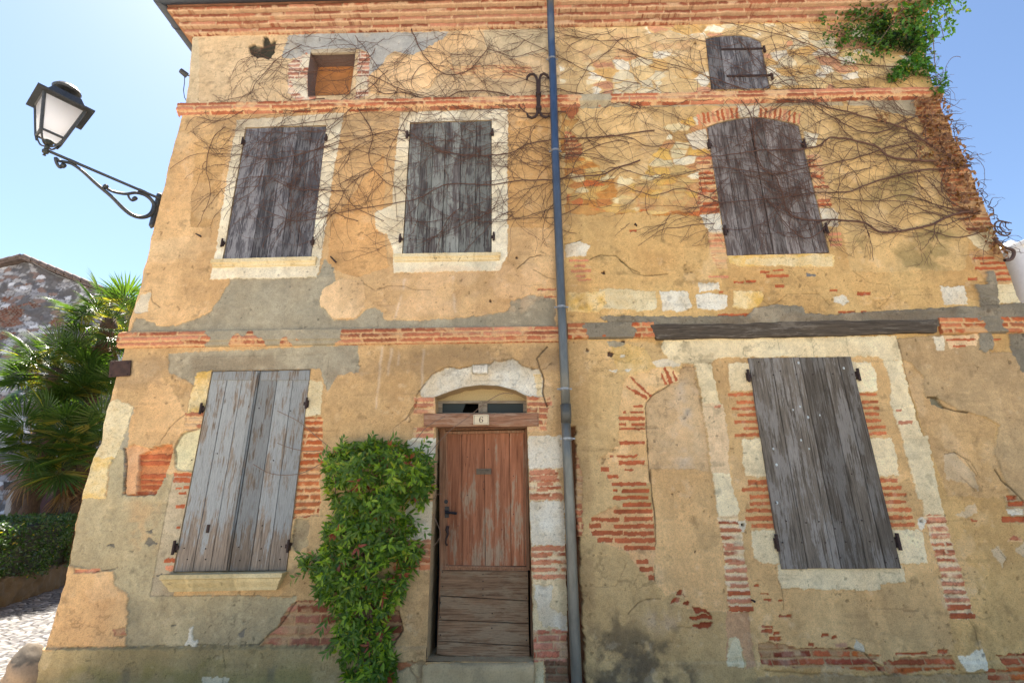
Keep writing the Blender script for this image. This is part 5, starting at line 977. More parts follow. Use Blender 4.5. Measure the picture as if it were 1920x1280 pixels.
mb = MB(); ringbox(mb, hs_*.74, zr+.018, hs_*.50, zr+.15); P_ = np.array([tip[0], tip[1], zr]); mb.lathe([(.05, .15), (.05, .20), (.115, .215), (.125, .24), (.10, .275), (.03, .29)], P_, 20); mb.build('cap', M_lamp, lamp)
mb = MB(); tb, bb_ = lq(ht, zr), lq(hb, zb)
low = lq(hb*.86, tz+Hh*.20)
for k in range(4):
    mb.tube([bb_[k]-[0, 0, .07*0], tb[k]], .016, 6); mb.tube([tb[k], tb[(k+1) % 4]], .013, 6); mb.tube([bb_[k], bb_[(k+1) % 4]], .014, 6); mb.tube([bb_[k], low[k]], [.015, .011], 6)
    cw = np.array([tip[0], tip[1], 0]); ctr = np.array([tip[0], tip[1], tz+Hh*.12])
    a_ = bb_[k]*.8+ctr*.2; mb.tube(smooth([bb_[k], (bb_[k]+ctr)/2+[0, 0, -.055], ctr+[0, 0, -.02]], 5), .009, 6)
mb.build('lantern_frame', M_lamp, lamp)
m, t, bb = newmat('frosted_glass'); bb.inputs['Base Color'].default_value = (.80, .82, .84, 1); bb.inputs['Roughness'].default_value = .5
tr_ = nd(t, 'ShaderNodeBsdfTranslucent'); tr_.inputs[0].default_value = (.95, .96, .98, 1); mx = nd(t, 'ShaderNodeMixShader'); mx.inputs[0].default_value = .95
t.links.new(bb.outputs[0], mx.inputs[1]); t.links.new(tr_.outputs[0], mx.inputs[2]); t.links.new(mx.outputs[0], t.nodes['Material Output'].inputs[0])
for k in range(4):
    mb = MB(); k2 = (k+1) % 4; mb.add([bb_[k], bb_[k2], tb[k2], tb[k]], [(0, 1, 2, 3)]); mb.build('pane', m, lamp)
mb = MB(); mb.add(bb_, [(0, 1, 2, 3)]); tag(mb.build('pane', m, lamp), 'bottom pane')
mb = MB(); P_ = np.array([tip[0], tip[1], tz]); mb.lathe([(.0, -.075), (.016, -.065), (.008, -.05), (.026, -.035), (.03, -.01), (.018, .01), (.022, .04), (.014, .06), (.035, Hh*.14), (.04, Hh*.2), (.012, Hh*.22)], P_, 14); mb.build('finial', mat_plain('lamp_bronze', (.05, .055, .045), .5, .4), lamp); adopt(lamp)

# ------------------------------------------------------------------ leaves (arrays)
def leaf_arr(c, d, n, L, W, col, fold=.25, droop=.25):
    """c base points, d directions, n normals, L length, W width -> vertices, triangles, colours"""
    d = d/np.linalg.norm(d, axis=1)[:, None]; s = np.cross(d, n); s /= np.linalg.norm(s, axis=1)[:, None]+1e-9; u = np.cross(s, d)
    L = L[:, None]; W = W[:, None]
    b = c; m1 = c+d*L*.45+u*fold*W*-.3; l = c+d*L*.40+s*W*.5+u*W*fold*.5; r = c+d*L*.40-s*W*.5+u*W*fold*.5; t = c+d*L-u*L*droop*.5; m2 = c+d*L*.75-u*L*droop*.2
    l2 = m2+s*W*.30+u*W*fold*.3; r2 = m2-s*W*.30+u*W*fold*.3
    V = np.stack([b, l, m1, r, l2, m2, r2, t], 1).reshape(-1, 3); k = np.arange(len(c))[:, None, None]*8
    tri = np.array([(0, 2, 1), (0, 3, 2), (1, 2, 4), (2, 5, 4), (2, 3, 5), (3, 6, 5), (4, 5, 7), (5, 6, 7)])
    return V, (tri[None]+k).reshape(-1, 3), np.repeat(col, 8, 0)
def unit(v): return v/(np.linalg.norm(v, axis=1)[:, None]+1e-9)
def leaves_obj(name, parts, mat, parent):
    V = []; T = []; Cc = []; o = 0
    for v, t, c in parts: V.append(v); T.append(t+o); Cc.append(c); o += len(v)
    return mesh_obj(name, np.vstack(V), np.vstack(T), mat, parent, np.vstack(Cc), False)
def sample_poly(P, n, r):
    P = np.array(P, float); o = np.zeros((0, 2))
    while len(o) < n:
        q = np.stack([r.uniform(P[:, 0].min(), P[:, 0].max(), n), r.uniform(P[:, 1].min(), P[:, 1].max(), n)], 1); o = np.vstack([o, q[inpoly(q[:, 0], q[:, 1], P)]])
    return o[:n]
def edist(q, P):
    dm = np.full(len(q), 9.)
    for a, b2 in zip(P, np.roll(P, -1, 0)):
        e = b2-a; t = np.clip(((q-a)@e)/(e@e+1e-9), 0, 1); dm = np.minimum(dm, np.linalg.norm(q-a-t[:, None]*e, axis=1))
    return dm
def greens(n, r, a, b2, yel=.04, yc=(.30, .32, .03)):
    t = r.random(n)[:, None]; c = np.array(a)*(1-t)+np.array(b2)*t; m = r.random(n) < yel; c[m] = np.array(yc)*(.7+.6*r.random((m.sum(), 1))); return c

# shrub trained up the wall beside the door
r1 = np.random.default_rng(3); r_ = empty('climbing_shrub', (at(670, 1200)[0], -.2, 0), 'glossy green climbing shrub against the wall between the left window and the door', 'shrub')
SP = [(598, 880), (603, 852), (640, 832), (690, 822), (735, 828), (775, 838), (806, 850), (806, 900), (790, 950), (770, 975), (772, 1010), (782, 1030), (765, 1075), (748, 1120), (728, 1150), (712, 1175), (728, 1205), (735, 1250), (728, 1300), (640, 1300), (632, 1265), (612, 1215), (622, 1180), (618, 1150), (590, 1130), (580, 1090), (552, 1075), (556, 1050), (588, 1040), (600, 1020), (595, 990), (612, 960), (604, 920)]
YS = -.22; P = wxz(SP, YS); q = sample_poly(P, 2000, r1); ed = edist(q, P); dep = .34*np.sqrt(np.clip(ed/.28, 0.02, 1)); fr = r1.random(len(q))**.6
cl = fbm(q[:, 0], q[:, 1], .16, 4, 51); keep = (cl > -.3)|(fr < .4); q, dep, fr, cl, ed = q[keep], dep[keep], fr[keep], cl[keep], ed[keep]
cen = np.stack([q[:, 0], -.04-dep*fr*(1+.6*cl), q[:, 1]], 1); cx_ = P[:, 0].mean()
parts = []
for c, dd in zip(cen, dep):
    k = 6; out_ = np.array([(c[0]-cx_)*.8+r1.normal(0, .3), -1.0+r1.normal(0, .25), r1.normal(-.05, .45)]); out_ /= np.linalg.norm(out_)
    tw = r1.uniform(0, 6.28, k); s_ = np.cross(out_, [0, 0, 1.]); s_ /= np.linalg.norm(s_); u_ = np.cross(s_, out_)
    rad_ = np.cos(tw)[:, None]*s_+np.sin(tw)[:, None]*u_; d_ = unit(rad_*r1.uniform(.6, 1.2, (k, 1))+out_*r1.uniform(.2, .7, (k, 1))+np.array([0, 0, -.28])); nn = unit(out_[None]*1.0+r1.normal(0, .25, (k, 3))+np.array([0, -.1, .35]))
    base = np.repeat(c[None], k, 0)+rad_*.004-out_*r1.uniform(0, .05, (k, 1)); young = r1.random() < .22
    col = greens(k, r1, (.045, .105, .010), (.145, .255, .018)) if not young else greens(k, r1, (.22, .36, .02), (.32, .46, .04))
    if r1.random() < .02: col = greens(k, r1, (.30, .06, .03), (.34, .12, .06))
    parts.append(leaf_arr(base, d_, nn, r1.uniform(.035, .095, k)*r1.uniform(.8, 1.15), r1.uniform(.015, .029, k), col))
fol = leaves_obj('foliage', parts, M_leaf, r_)
mb = MB()
def wander(a, b2, n, amp, r):
    t = np.linspace(0, 1, n)[:, None]; p_ = a*(1-t)+b2*t; w_ = np.cumsum(r.normal(0, 1, (n, 3)), 0); w_ -= t*w_[-1]; return p_+w_*amp
base_ = at(690, 1300, -.10); base_[2] = 0
for k in range(16):
    g_ = q[r1.integers(len(q))]; mid = np.array([at(685, 1080, -.12)[0]+r1.normal(0, .05), -.12, r1.uniform(.7, 1.2)]); e_ = np.array([g_[0], -.12, max(g_[1], 1.3)])
    P3 = np.vstack([wander(base_+[r1.normal(0, .04), 0, 0], mid, 10, .012, r1), wander(mid, e_, 12, .014, r1)[1:]]); mb.tube(P3, np.linspace(.016, .004, len(P3)), 6)
mb.build('stems', M_bark, r_)
TWG = mat_plain('twig', (.20, .13, .09), .8)      # thin shoots reaching up over the door and to the shutter
for q_, Y in (([(805, 850), (840, 810), (880, 780), (910, 755), (940, 738), (962, 738)], -.06), ([(600, 845), (570, 845), (540, 838), (520, 830)], -.06), ([(620, 840), (590, 815), (560, 790), (520, 770)], -.05), ([(600, 870), (560, 888), (510, 888), (475, 870)], -.05), ([(730, 850), (770, 835), (800, 800), (835, 780)], -.07), ([(812, 1025), (826, 1000), (812, 960), (816, 930), (828, 925)], .05)):
    mb = MB(); mb.tube(smooth([at(x, y, Y) for x, y in q_], 5), .0035, 5); mb.build('shoot', TWG, r_)
parts = []
for (x0, y0), (x1, y1) in (((745, 870), (805, 835)), ((760, 900), (812, 862)), ((770, 960), (800, 1000)), ((600, 1060), (548, 1085)), ((610, 1040), (560, 1040)), ((600, 870), (612, 845)), ((690, 835), (700, 815)), ((640, 840), (645, 822)), ((620, 1150), (600, 1180)), ((635, 1200), (610, 1225)), ((780, 850), (800, 825)), ((725, 835), (742, 818))):
    a_, b2 = at(x0, y0, -.16), at(x1, y1, -.2); n = 9; t = np.linspace(.1, 1, n)[:, None]; c = a_*(1-t)+b2*t; ax = unit((b2-a_)[None])[0]; s_ = np.cross(ax, [0, -1, 0]); sg = np.where(np.arange(n) % 2, 1, -1)[:, None]
    d_ = unit(ax[None]+s_*sg*r1.uniform(.6, 1.2, (n, 1))+r1.normal(0, .2, (n, 3))); parts.append(leaf_arr(c, d_, unit(np.array([[0, -1, .3]])+r1.normal(0, .3, (n, 3))), r1.uniform(.05, .08, n), r1.uniform(.018, .026, n), greens(n, r1, (.05, .12, .015), (.12, .25, .03))))
leaves_obj('shoot_leaves', parts, M_leaf, r_); adopt(r_)

# ------------------------------------------------------------------ the bare creeper over the upper wall
r2 = np.random.default_rng(21)
creeper = empty('bare_creeper', (at(1900, 560)[0], -.05, 0), 'leafless brown creeper spreading its twigs from the right corner across the upper wall', 'climbing plant')
ALW = wxz([(470, 100), (560, 60), (700, 45), (1800, 45), (1790, 190), (1905, 440), (1890, 500), (1700, 505), (1560, 480), (1330, 470), (1200, 450), (1080, 440), (1000, 480), (940, 500), (780, 490), (700, 520), (600, 470), (480, 470), (430, 440), (370, 440), (345, 330), (400, 300), (350, 260), (420, 150)])
TV = []; TF = []; tn = 0
def tube_arr(P, r, sides=4):
    global tn
    P = np.asarray(P); n = len(P); T = np.gradient(P, axis=0); T /= np.linalg.norm(T, axis=1)[:, None]+1e-9
    u = np.cross(T, [0, 1, 0]); u /= np.linalg.norm(u, axis=1)[:, None]+1e-9; w_ = np.cross(u, T); a = np.arange(sides)*2*math.pi/sides+.4
    V = P[:, None]+r[:, None, None]*(u[:, None]*np.cos(a)[None, :, None]+w_[:, None]*np.sin(a)[None, :, None])
    i, k = np.meshgrid(np.arange(n-1), np.arange(sides), indexing='ij'); k2 = (k+1) % sides
    f = np.stack([i*sides+k, i*sides+k2, (i+1)*sides+k2, (i+1)*sides+k], -1).reshape(-1, 4)
    TV.append(V.reshape(-1, 3)); TF.append(f+tn); tn += n*sides
def walk(p, ang, L, r0, depth, wig=.16, st=.022, pull=0.0, pa=math.pi):
    n = max(4, int(L/st)); pts = [p]; a = ang; bias = r2.normal(0, .025)
    for k in range(n):
        a += r2.normal(0, wig)+bias+pull*math.sin(pa-a); q_ = pts[-1]+np.array([math.cos(a), math.sin(a)])*st*r2.uniform(.7, 1.3)
        if not inpoly(np.array([q_[0]]), np.array([q_[1]]), ALW)[0]: break
        pts.append(q_)
    if len(pts) < 4: return
    P = np.array(pts); n = len(P); yy = -.022-r0-.012*np.abs(np.sin(np.linspace(0, 3, n)*r2.uniform(1, 3)+r2.uniform(0, 3)))-.01*r2.random()
    tube_arr(np.stack([P[:, 0], yy, P[:, 1]], 1), np.linspace(r0, max(r0*.5, .0016), n), 4)
    if depth > 0:
        for k in range(2, n-1):
            if r2.random() < (.12 if depth > 1 else .085):
                dirn = math.atan2(*(P[min(k+1, n-1)]-P[k-1])[::-1]); walk(P[k], dirn+r2.choice([-1, 1])*r2.uniform(.35, 1.0), L*r2.uniform(.2, .5), max(r0*.68*(1-k/n*.4), .0018), depth-1, wig*1.1)
            elif r2.random() < .25:
                dirn = math.atan2(*(P[min(k+1, n-1)]-P[k-1])[::-1])+r2.choice([-1, 1])*r2.uniform(.6, 1.4); s_ = r2.uniform(.008, .028); e_ = P[k]+np.array([math.cos(dirn), math.sin(dirn)])*s_
                tube_arr(np.array([[P[k][0], yy[k], P[k][1]], [(P[k][0]+e_[0])/2, yy[k]-.003, (P[k][1]+e_[1])/2], [e_[0], yy[k]-.006, e_[1]]]), np.array([.0022, .0019, .0026]), 3)
def main(zone, pts, r0, r1_, kids=.3, L=.5, depth=2):
    P = smooth(wxz(zn(zone, pts)), 8); n = len(P); P = P+np.stack([fbm(P[:, 0], P[:, 1], .12, 3, 61), fbm(P[:, 0], P[:, 1], .12, 3, 62)], 1)*.012
    rad_ = np.linspace(r0, r1_, n); tube_arr(np.stack([P[:, 0], -.02-rad_-.006*np.abs(np.sin(np.arange(n)*.23)), P[:, 1]], 1), rad_, 6)
    for k in range(1, n-1):
        if r2.random() < kids:
            dirn = math.atan2(*(P[k+1]-P[k-1])[::-1]); walk(P[k], dirn+r2.choice([-1, 1])*r2.uniform(.25, 1.0), L*r2.uniform(.4, 1.4), max(rad_[k]*.5, .003), depth)
MA = [('C', [(1650, 795), (1480, 775), (1350, 765), (1270, 750), (1200, 700), (1050, 665), (990, 665), (940, 700), (880, 712), (700, 720), (560, 735), (440, 750)], .016, .004),
      ('C', [(1640, 780), (1500, 720), (1400, 650), (1290, 600), (1150, 560), (1000, 520), (880, 490), (780, 480), (650, 450), (500, 400), (300, 330), (100, 280), (0, 240)], .012, .003),
      ('C', [(1700, 1010), (1580, 1020), (1440, 1080), (1250, 1110), (1150, 1060), (1000, 1050), (870, 1045), (790, 1000), (740, 850), (670, 800), (640, 700)], .014, .004),
      ('C', [(1640, 800), (1400, 820), (1200, 870), (1080, 915), (940, 920), (860, 925), (700, 950), (480, 970), (300, 1000)], .010, .003),
      ('C', [(1500, 450), (1200, 440), (900, 430), (700, 440), (400, 460), (100, 470), (0, 475)], .008, .003), ('C', [(1540, 560), (1400, 560), (1200, 640), (1000, 560), (860, 460), (700, 330), (560, 200)], .008, .003),
      ('C', [(1480, 380), (1300, 330), (1050, 300), (900, 220), (700, 160), (400, 100), (100, 60)], .007, .003), ('C', [(1450, 300), (1200, 200), (1000, 180), (820, 140), (640, 60)], .006, .003), ('C', [(1560, 640), (1300, 700), (1100, 760), (900, 800), (700, 830), (450, 800), (200, 850), (0, 800)], .008, .003),
      ('C', [(450, 1060), (300, 1080), (200, 1095), (90, 1170)], .005, .002), ('C', [(440, 750), (300, 690), (130, 700), (60, 660), (-60, 650), (-240, 720)], .005, .003), ('C', [(480, 970), (300, 900), (150, 930), (0, 880), (-150, 850)], .006, .003), ('C', [(640, 700), (620, 560), (560, 470), (420, 380), (380, 250)], .006, .003),
      ('C', [(1700, 1020), (1500, 980), (1350, 930), (1200, 960), (1000, 940)], .007, .003), ('C', [(1760, 1080), (1600, 1130), (1400, 1080)], .008, .003), ('C', [(1000, 1050), (930, 1120), (860, 1130), (780, 1060), (700, 950)], .006, .003), ('C', [(1150, 1060), (1180, 1130), (1200, 1240)], .004, .002),
      ('B', [(1919, 910), (1800, 950), (1700, 990), (1500, 1010), (1420, 1020), (1240, 1025), (1080, 1050), (840, 1045), (700, 1110), (560, 1150), (250, 1200), (0, 1250), (-200, 1180)], .009, .003), ('B', [(2000, 740), (1700, 780), (1480, 790), (1300, 820), (1180, 870), (1000, 880), (800, 860), (700, 800), (560, 740), (300, 800), (100, 850), (-100, 860)], .008, .003),
      ('B', [(1500, 640), (1290, 650), (1230, 590), (1160, 540), (1050, 525), (900, 530), (780, 580), (600, 530), (480, 540), (380, 470), (200, 600), (0, 640), (-200, 600)], .009, .003), ('B', [(320, 600), (380, 680), (420, 780), (400, 880), (430, 960), (510, 1040), (600, 1100), (640, 1270)], .006, .003), ('B', [(400, 430), (600, 520), (780, 575), (900, 700), (1000, 760)], .005, .003),
      ('B', [(320, 210), (400, 320), (480, 430), (570, 520), (700, 560)], .005, .002), ('B', [(620, 100), (650, 200), (700, 310), (780, 400), (860, 430), (960, 400), (1050, 310), (1070, 290), (1200, 330), (1300, 310), (1390, 280)], .007, .003), ('B', [(980, 60), (1020, 180), (1060, 290), (980, 380), (1040, 480)], .004, .002),
      ('A', [(1700, 260), (1560, 350), (1450, 470), (1400, 540), (1250, 580)], .005, .002), ('A', [(1830, 560), (1600, 590), (1450, 600), (1250, 690), (1100, 670), (1050, 740)], .006, .002), ('A', [(1919, 800), (1600, 900), (1350, 880), (1100, 880), (960, 960)], .005, .002), ('A', [(1270, 720), (1200, 800), (1170, 960), (1190, 1100), (1120, 1280)], .005, .002), ('A', [(1919, 1080), (1650, 1070), (1500, 1000), (1300, 1040), (1150, 1200)], .005, .002),
      ('B', [(-100, 720), (200, 680), (380, 640), (560, 670), (700, 720)], .004, .002), ('B', [(430, 960), (300, 1040), (200, 1190), (100, 1230)], .004, .002), ('B', [(640, 620), (560, 760), (500, 900), (530, 1000), (560, 1250)], .004, .002), ('B', [(1919, 620), (1700, 560), (1500, 520), (1300, 470), (1100, 380)], .006, .003), ('B', [(1919, 480), (1700, 440), (1500, 350), (1200, 200)], .005, .003), ('B', [(1919, 220), (1700, 240), (1480, 200), (1200, 130)], .005, .002)]
for z_, p_, a_, b2 in MA: main(z_, p_, a_*1.0, b2*1.15, .20, .5, 1)
def shoot(x, y, n_, sd=.5, base=math.pi):
    p_ = wxz([(x, y)])[0]; walk(p_, base+r2.normal(0, sd), n_, r2.uniform(.0022, .0042), 1, .135, pull=.012)
for k in range(115): shoot(r2.uniform(1060, 1830), r2.uniform(55, 450), r2.uniform(.5, 1.6), .75)
for k in range(115): shoot(r2.uniform(380, 1060), 60+r2.random()**1.3*370, r2.uniform(.4, 1.4), 1.0)
for k in range(14): shoot(r2.uniform(1700, 1860), r2.uniform(180, 450), r2.uniform(1.2, 2.8), .35)
for k in range(45):
    p_ = wxz([(r2.uniform(620, 1700), r2.uniform(65, 420))])[0]; walk(p_, math.pi+r2.normal(0, .5), r2.uniform(1.2, 2.8), r2.uniform(.003, .0055), 1, .10, pull=.01)
mesh_obj('twigs', np.vstack(TV), np.vstack(TF), mat_plain('vine_bark', (.115, .058, .038), .85, 0, .35, 50), creeper, None, True)
TV = []; TF = []; tn = 0
for k in range(90):      # stems and tangles hanging off the corner, against the sky
    z0 = r2.uniform(wxz([(1880, 480)])[0][1], ZTOP-.3); x0 = XR(z0)-.05; n = int(r2.integers(6, 15)); a = r2.uniform(-1.2, 1.2); P = [np.array([x0, -.05, z0])]
    tight = r2.random() < .25
    for i in range(n): a += r2.normal(-.10, .35 if not tight else .2)-(.22 if tight else 0); P.append(P[-1]+np.array([math.cos(a)*.018, r2.normal(-.003, .006), math.sin(a)*.018]))
    tube_arr(np.array(P), np.linspace(.0045, .0015, n+1), 4)
VBD = mat_plain('vine_bark_dark', (.09, .055, .045), .85, 0, .3, 80)
mesh_obj('corner_stems', np.vstack(TV), np.vstack(TF), VBD, creeper, None, True)
cc_ = at(1880, 428, -.08)
for k in range(3):
    TV = []; TF = []; tn = 0; t = np.linspace(.8+k*.3, 5.5, 24); R_ = .085-.02*k; tube_arr(np.stack([cc_[0]+.02*k+R_*np.cos(-t), np.full(24, -.08-.02*k), cc_[2]+R_*1.1*np.sin(-t)], 1), np.full(24, .009-.002*k), 6)
    mesh_obj('curled_stem', np.vstack(TV), np.vstack(TF), VBD, creeper, None, True)
TV = []; TF = []; tn = 0; P = [at(x, y, -.07) for x, y in ((1862, 445), (1880, 462), (1900, 470), (1897, 485), (1884, 488))]; tube_arr(smooth(P, 5), np.full(21, .018), 8)
mesh_obj('stem_stub', np.vstack(TV), np.vstack(TF), VBD, creeper, None, True)
P = wxz(zn('C', [(1400, 470), (1530, 450), (1650, 760), (1760, 1060), (1860, 1240), (1770, 1200), (1640, 1000), (1560, 900), (1480, 720)]), -.05); q = sample_poly(P, 420, r2); n = len(q)
extra = wxz(zn('C', [(1440, 700), (1480, 745), (1250, 550), (1240, 560), (1410, 715), (1455, 730), (1500, 600)]), -.05); q = np.vstack([q, np.repeat(extra, 5, 0)+r2.normal(0, .03, (35, 2))]); n = len(q)
dr = leaf_arr(np.stack([q[:, 0], r2.uniform(-.10, -.03, n), q[:, 1]], 1), r2.normal(0, 1, (n, 3))*[1, .5, 1]+[0, 0, -.5], unit(r2.normal(0, .5, (n, 3))+[0, -1, 0]), r2.uniform(.03, .075, n), r2.uniform(.02, .05, n), greens(n, r2, (.17, .08, .035), (.30, .16, .08), 0), .6, .6)
leaves_obj('dead_leaves', [dr], M_leaf, creeper)
def clump(polys, Y0, Y1, n_per, size, ca, cb, r, zn_='C', kleaf=5):
    parts = []
    for poly, n_ in zip(polys, n_per):
        P = wxz(zn(zn_, poly), (Y0+Y1)/2); q = sample_poly(P, n_, r); cl = fbm(q[:, 0], q[:, 1], .14, 3, 81); q = q[cl > -.2]; n = len(q)
        y = Y0+(Y1-Y0)*r.random(n)**1.3; k = kleaf; c = np.repeat(np.stack([q[:, 0], y, q[:, 1]], 1), k, 0)+r.normal(0, .022, (n*k, 3)); m = n*k
        d_ = unit(r.normal(0, .7, (m, 3))+[0, -.3, -.8]); nn = unit(r.normal(0, .4, (m, 3))+[0, -1, .3]); parts.append(leaf_arr(c, d_, nn, size*r.uniform(.6, 1.3, m), size*.8*r.uniform(.6, 1.2, m), greens(m, r, ca, cb, .05), .3, .3))
    return parts
ivy = empty('leafy_creeper', (at(1740, 150)[0], -.1, at(1740, 150)[2]), 'bright green leafy creeper hanging over the top right corner under the eave', 'climbing plant')
r3 = np.random.default_rng(31)
pa = clump([[(960, 60), (1060, 30), (1110, -20), (1420, -60), (1440, 120), (1290, 110), (1300, 230), (1220, 270), (1110, 300), (1075, 245), (1180, 230), (1060, 200), (945, 180), (950, 160), (1080, 165), (985, 110)]], -.04, -.16, [300], .05, (.03, .09, .012), (.09, .20, .02), r3)
pa += clump([[(1200, 60), (1430, 100), (1470, 240), (1300, 235), (1180, 200)]], -.03, -.10, [230], .045, (.015, .04, .010), (.035, .075, .015), r3)
pa += clump([[(1400, 100), (1480, 130), (1490, 240), (1500, 330), (1555, 380), (1545, 430), (1510, 440), (1460, 380), (1440, 330), (1300, 365), (1300, 290), (1400, 270), (1430, 230)]], -.04, -.2, [210], .05, (.03, .10, .012), (.08, .22, .02), r3)
pa += clump([[(1280, -80), (1640, -80), (1665, 0), (1610, 40), (1600, 170), (1560, 200), (1540, 120), (1500, 160), (1460, 190), (1400, 150), (1310, 120)]], -.08, -.45, [250], .055, (.04, .13, .015), (.12, .27, .03), r3)
leaves_obj('leaves', pa, M_leaf, ivy)
TV = []; TF = []; tn = 0
for x, y in ((1640, 0), (1600, 60), (1570, 120), (1480, 200), (1540, 180), (1500, 330), (1100, 150), (1200, 250), (1000, 170), (1300, 100)):
    a_ = at(*zn('C', [(1450, -60)])[0], -.2); b2 = at(*zn('C', [(x, y)])[0], -.22); P = smooth([a_, (a_+b2)/2+[.05, 0, .12], b2], 10); tube_arr(P, np.linspace(.008, .003, len(P)), 5)
mesh_obj('stems', np.vstack(TV), np.vstack(TF), M_bark, ivy, None, True)
adopt(ivy); adopt(creeper)
# ------------------------------------------------------------------ the ground
def gp(px, py): return atz(px, py, 0.0)
m, t, bb = newmat('cobbles'); v = coords(t); vo = nd(t, 'ShaderNodeTexVoronoi', feature='DISTANCE_TO_EDGE'); vo.inputs['Scale'].default_value = 8; t.links.new(v, vo.inputs['Vector']); vc = nd(t, 'ShaderNodeTexVoronoi'); vc.inputs['Scale'].default_value = 8; t.links.new(v, vc.inputs['Vector'])
e_ = ramp(t, vo.outputs['Distance'], [(0, (.35, .33, .30)), (.12, (1, 1, 1))]); n1 = noise(t, v, 2.2, 5, .6); base_c = ramp(t, n1, [(.3, (.44, .385, .32)), (.7, (.60, .53, .45))]); sepc = nd(t, 'ShaderNodeSeparateColor'); t.links.new(vc.outputs['Color'], sepc.inputs[0])
tone = ramp(t, sepc.outputs[0], [(0, (.75, .75, .78)), (1, (1.2, 1.18, 1.12))]); t.links.new(mulc(t, mulc(t, base_c, tone), e_), bb.inputs['Base Color']); bb.inputs['Roughness'].default_value = .7; bump(t, bb, ramp(t, vo.outputs['Distance'], [(0, (0, 0, 0)), (.2, (1, 1, 1))]), .9, .02)
g = MB(); g.add([(-400, -400, 0), (400, -400, 0), (400, 400, 0), (-400, 400, 0)], [(0, 1, 2, 3)]); tag(g.build('street', m), kind='structure')
m, t, bb = newmat('shade_toned_cobbles'); v = coords(t); vo = nd(t, 'ShaderNodeTexVoronoi', feature='DISTANCE_TO_EDGE'); vo.inputs['Scale'].default_value = 9; t.links.new(v, vo.inputs['Vector']); vc = nd(t, 'ShaderNodeTexVoronoi'); vc.inputs['Scale'].default_value = 9; t.links.new(v, vc.inputs['Vector'])
sepc = nd(t, 'ShaderNodeSeparateColor'); t.links.new(vc.outputs['Color'], sepc.inputs[0]); c1 = ramp(t, sepc.outputs[0], [(0, (.07, .068, .075)), (.6, (.14, .135, .14)), (1, (.24, .23, .225))]); n1 = noise(t, v, 3, 5, .65)
t.links.new(mulc(t, mulc(t, c1, ramp(t, n1, [(.3, (.6, .6, .6)), (.7, (1.3, 1.3, 1.3))])), ramp(t, vo.outputs['Distance'], [(0, (.4, .36, .3)), (.12, (1, 1, 1))])), bb.inputs['Base Color']); bb.inputs['Roughness'].default_value = .55; bump(t, bb, ramp(t, vo.outputs['Distance'], [(0, (0, 0, 0)), (.25, (1, 1, 1))]), 1.0, .03)
g = MB(); g.add([(-30, .15, .004), (XL(.2)-.02, .15, .004), (XL(.2)-.02, 30, .004), (-30, 30, .004)], [(0, 1, 2, 3)]); tag(g.build('lane', m), kind='structure')  # cobble sheet over the street, coloured darker in place of missing shade
# guard stone at the corner
gs = gp(48, 1290); c0 = np.array([XL(.2)-.11, .02, 0]); n1_, n2_ = 28, 20; V = []; 
for j in range(n2_+1):
    v_ = j/n2_; r_ = (.20-.07*v_)*math.cos(v_**2.2*math.pi/2)**.6+.001
    for i in range(n1_):
        a = 2*math.pi*i/n1_; V.append((c0[0]+r_*math.cos(a)*.85-.05*v_*0, c0[1]+r_*math.sin(a), .40*v_))
V = np.array(V); e = fbm(V[:, 0]*1.3+V[:, 1], V[:, 2]+V[:, 1]*.7, .22, 4, 91); ctr = V-np.array([c0[0], c0[1], .2]); V = V+ctr*.22*e[:, None]
cg = np.where((fbm(V[:, 0]+V[:, 1], V[:, 2], .2, 3, 92) > .25)[:, None], CL(168, 140, 108), CL(104, 92, 76))
f = [(j*n1_+i, j*n1_+(i+1) % n1_, (j+1)*n1_+(i+1) % n1_, (j+1)*n1_+i) for j in range(n2_) for i in range(n1_)]
tag(mesh_obj('guard_stone', V, f, M_stone, None, cg, True), 'rounded worn guard stone at the foot of the left corner', 'guard stone')

# low stone wall and hedge across the street
r4 = np.random.default_rng(41)
P1, P2 = gp(0, 1140), gp(110, 1102); dw = P2-P1; dw /= np.linalg.norm(dw); ang = math.atan2(dw[1], dw[0])
o = rough_block('stone_wall', ((-5, 0, -.05), (7, .5, .42)), M_stone, None, None, .05, .05, (.075, .058, .036), 9)
o.location = P1; o.rotation_euler = (0, 0, ang); tag(o, 'low rubble stone wall under the hedge across the street', 'wall')
n = 15000; u = r4.uniform(-4.5, 6.5, n); face = r4.random(n)
hh = 1.30+.12*fbm(u, u*0, .8, 3, 71); y = np.where(face < .6, .02+.10*r4.random(n), r4.uniform(.02, 1.0, n)); z = np.where(face < .6, .36+(hh-.36)*r4.random(n), hh-.08*r4.random(n))
y = y-.14*fbm(u, z, .35, 3, 73)*(face < .6); c = np.stack([P1[0]+dw[0]*u-dw[1]*y, P1[1]+dw[1]*u+dw[0]*y, z], 1)
lv = leaf_arr(c, unit(r4.normal(0, 1, (n, 3))+[0, -.4, .1]), unit(r4.normal(0, .8, (n, 3))+[.2, -.6, .7]), r4.uniform(.04, .075, n), r4.uniform(.025, .04, n), greens(n, r4, (.018, .045, .016), (.05, .11, .035), .015, (.30, .26, .03)))
hedge = leaves_obj('hedge', [lv], M_leaf, None); hedge['label'] = 'dark clipped hedge growing over the low stone wall'; hedge['category'] = 'hedge'
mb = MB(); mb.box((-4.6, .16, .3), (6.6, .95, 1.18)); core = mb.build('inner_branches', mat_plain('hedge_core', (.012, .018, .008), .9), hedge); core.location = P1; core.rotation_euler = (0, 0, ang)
sp_n = 26; mb = MB()
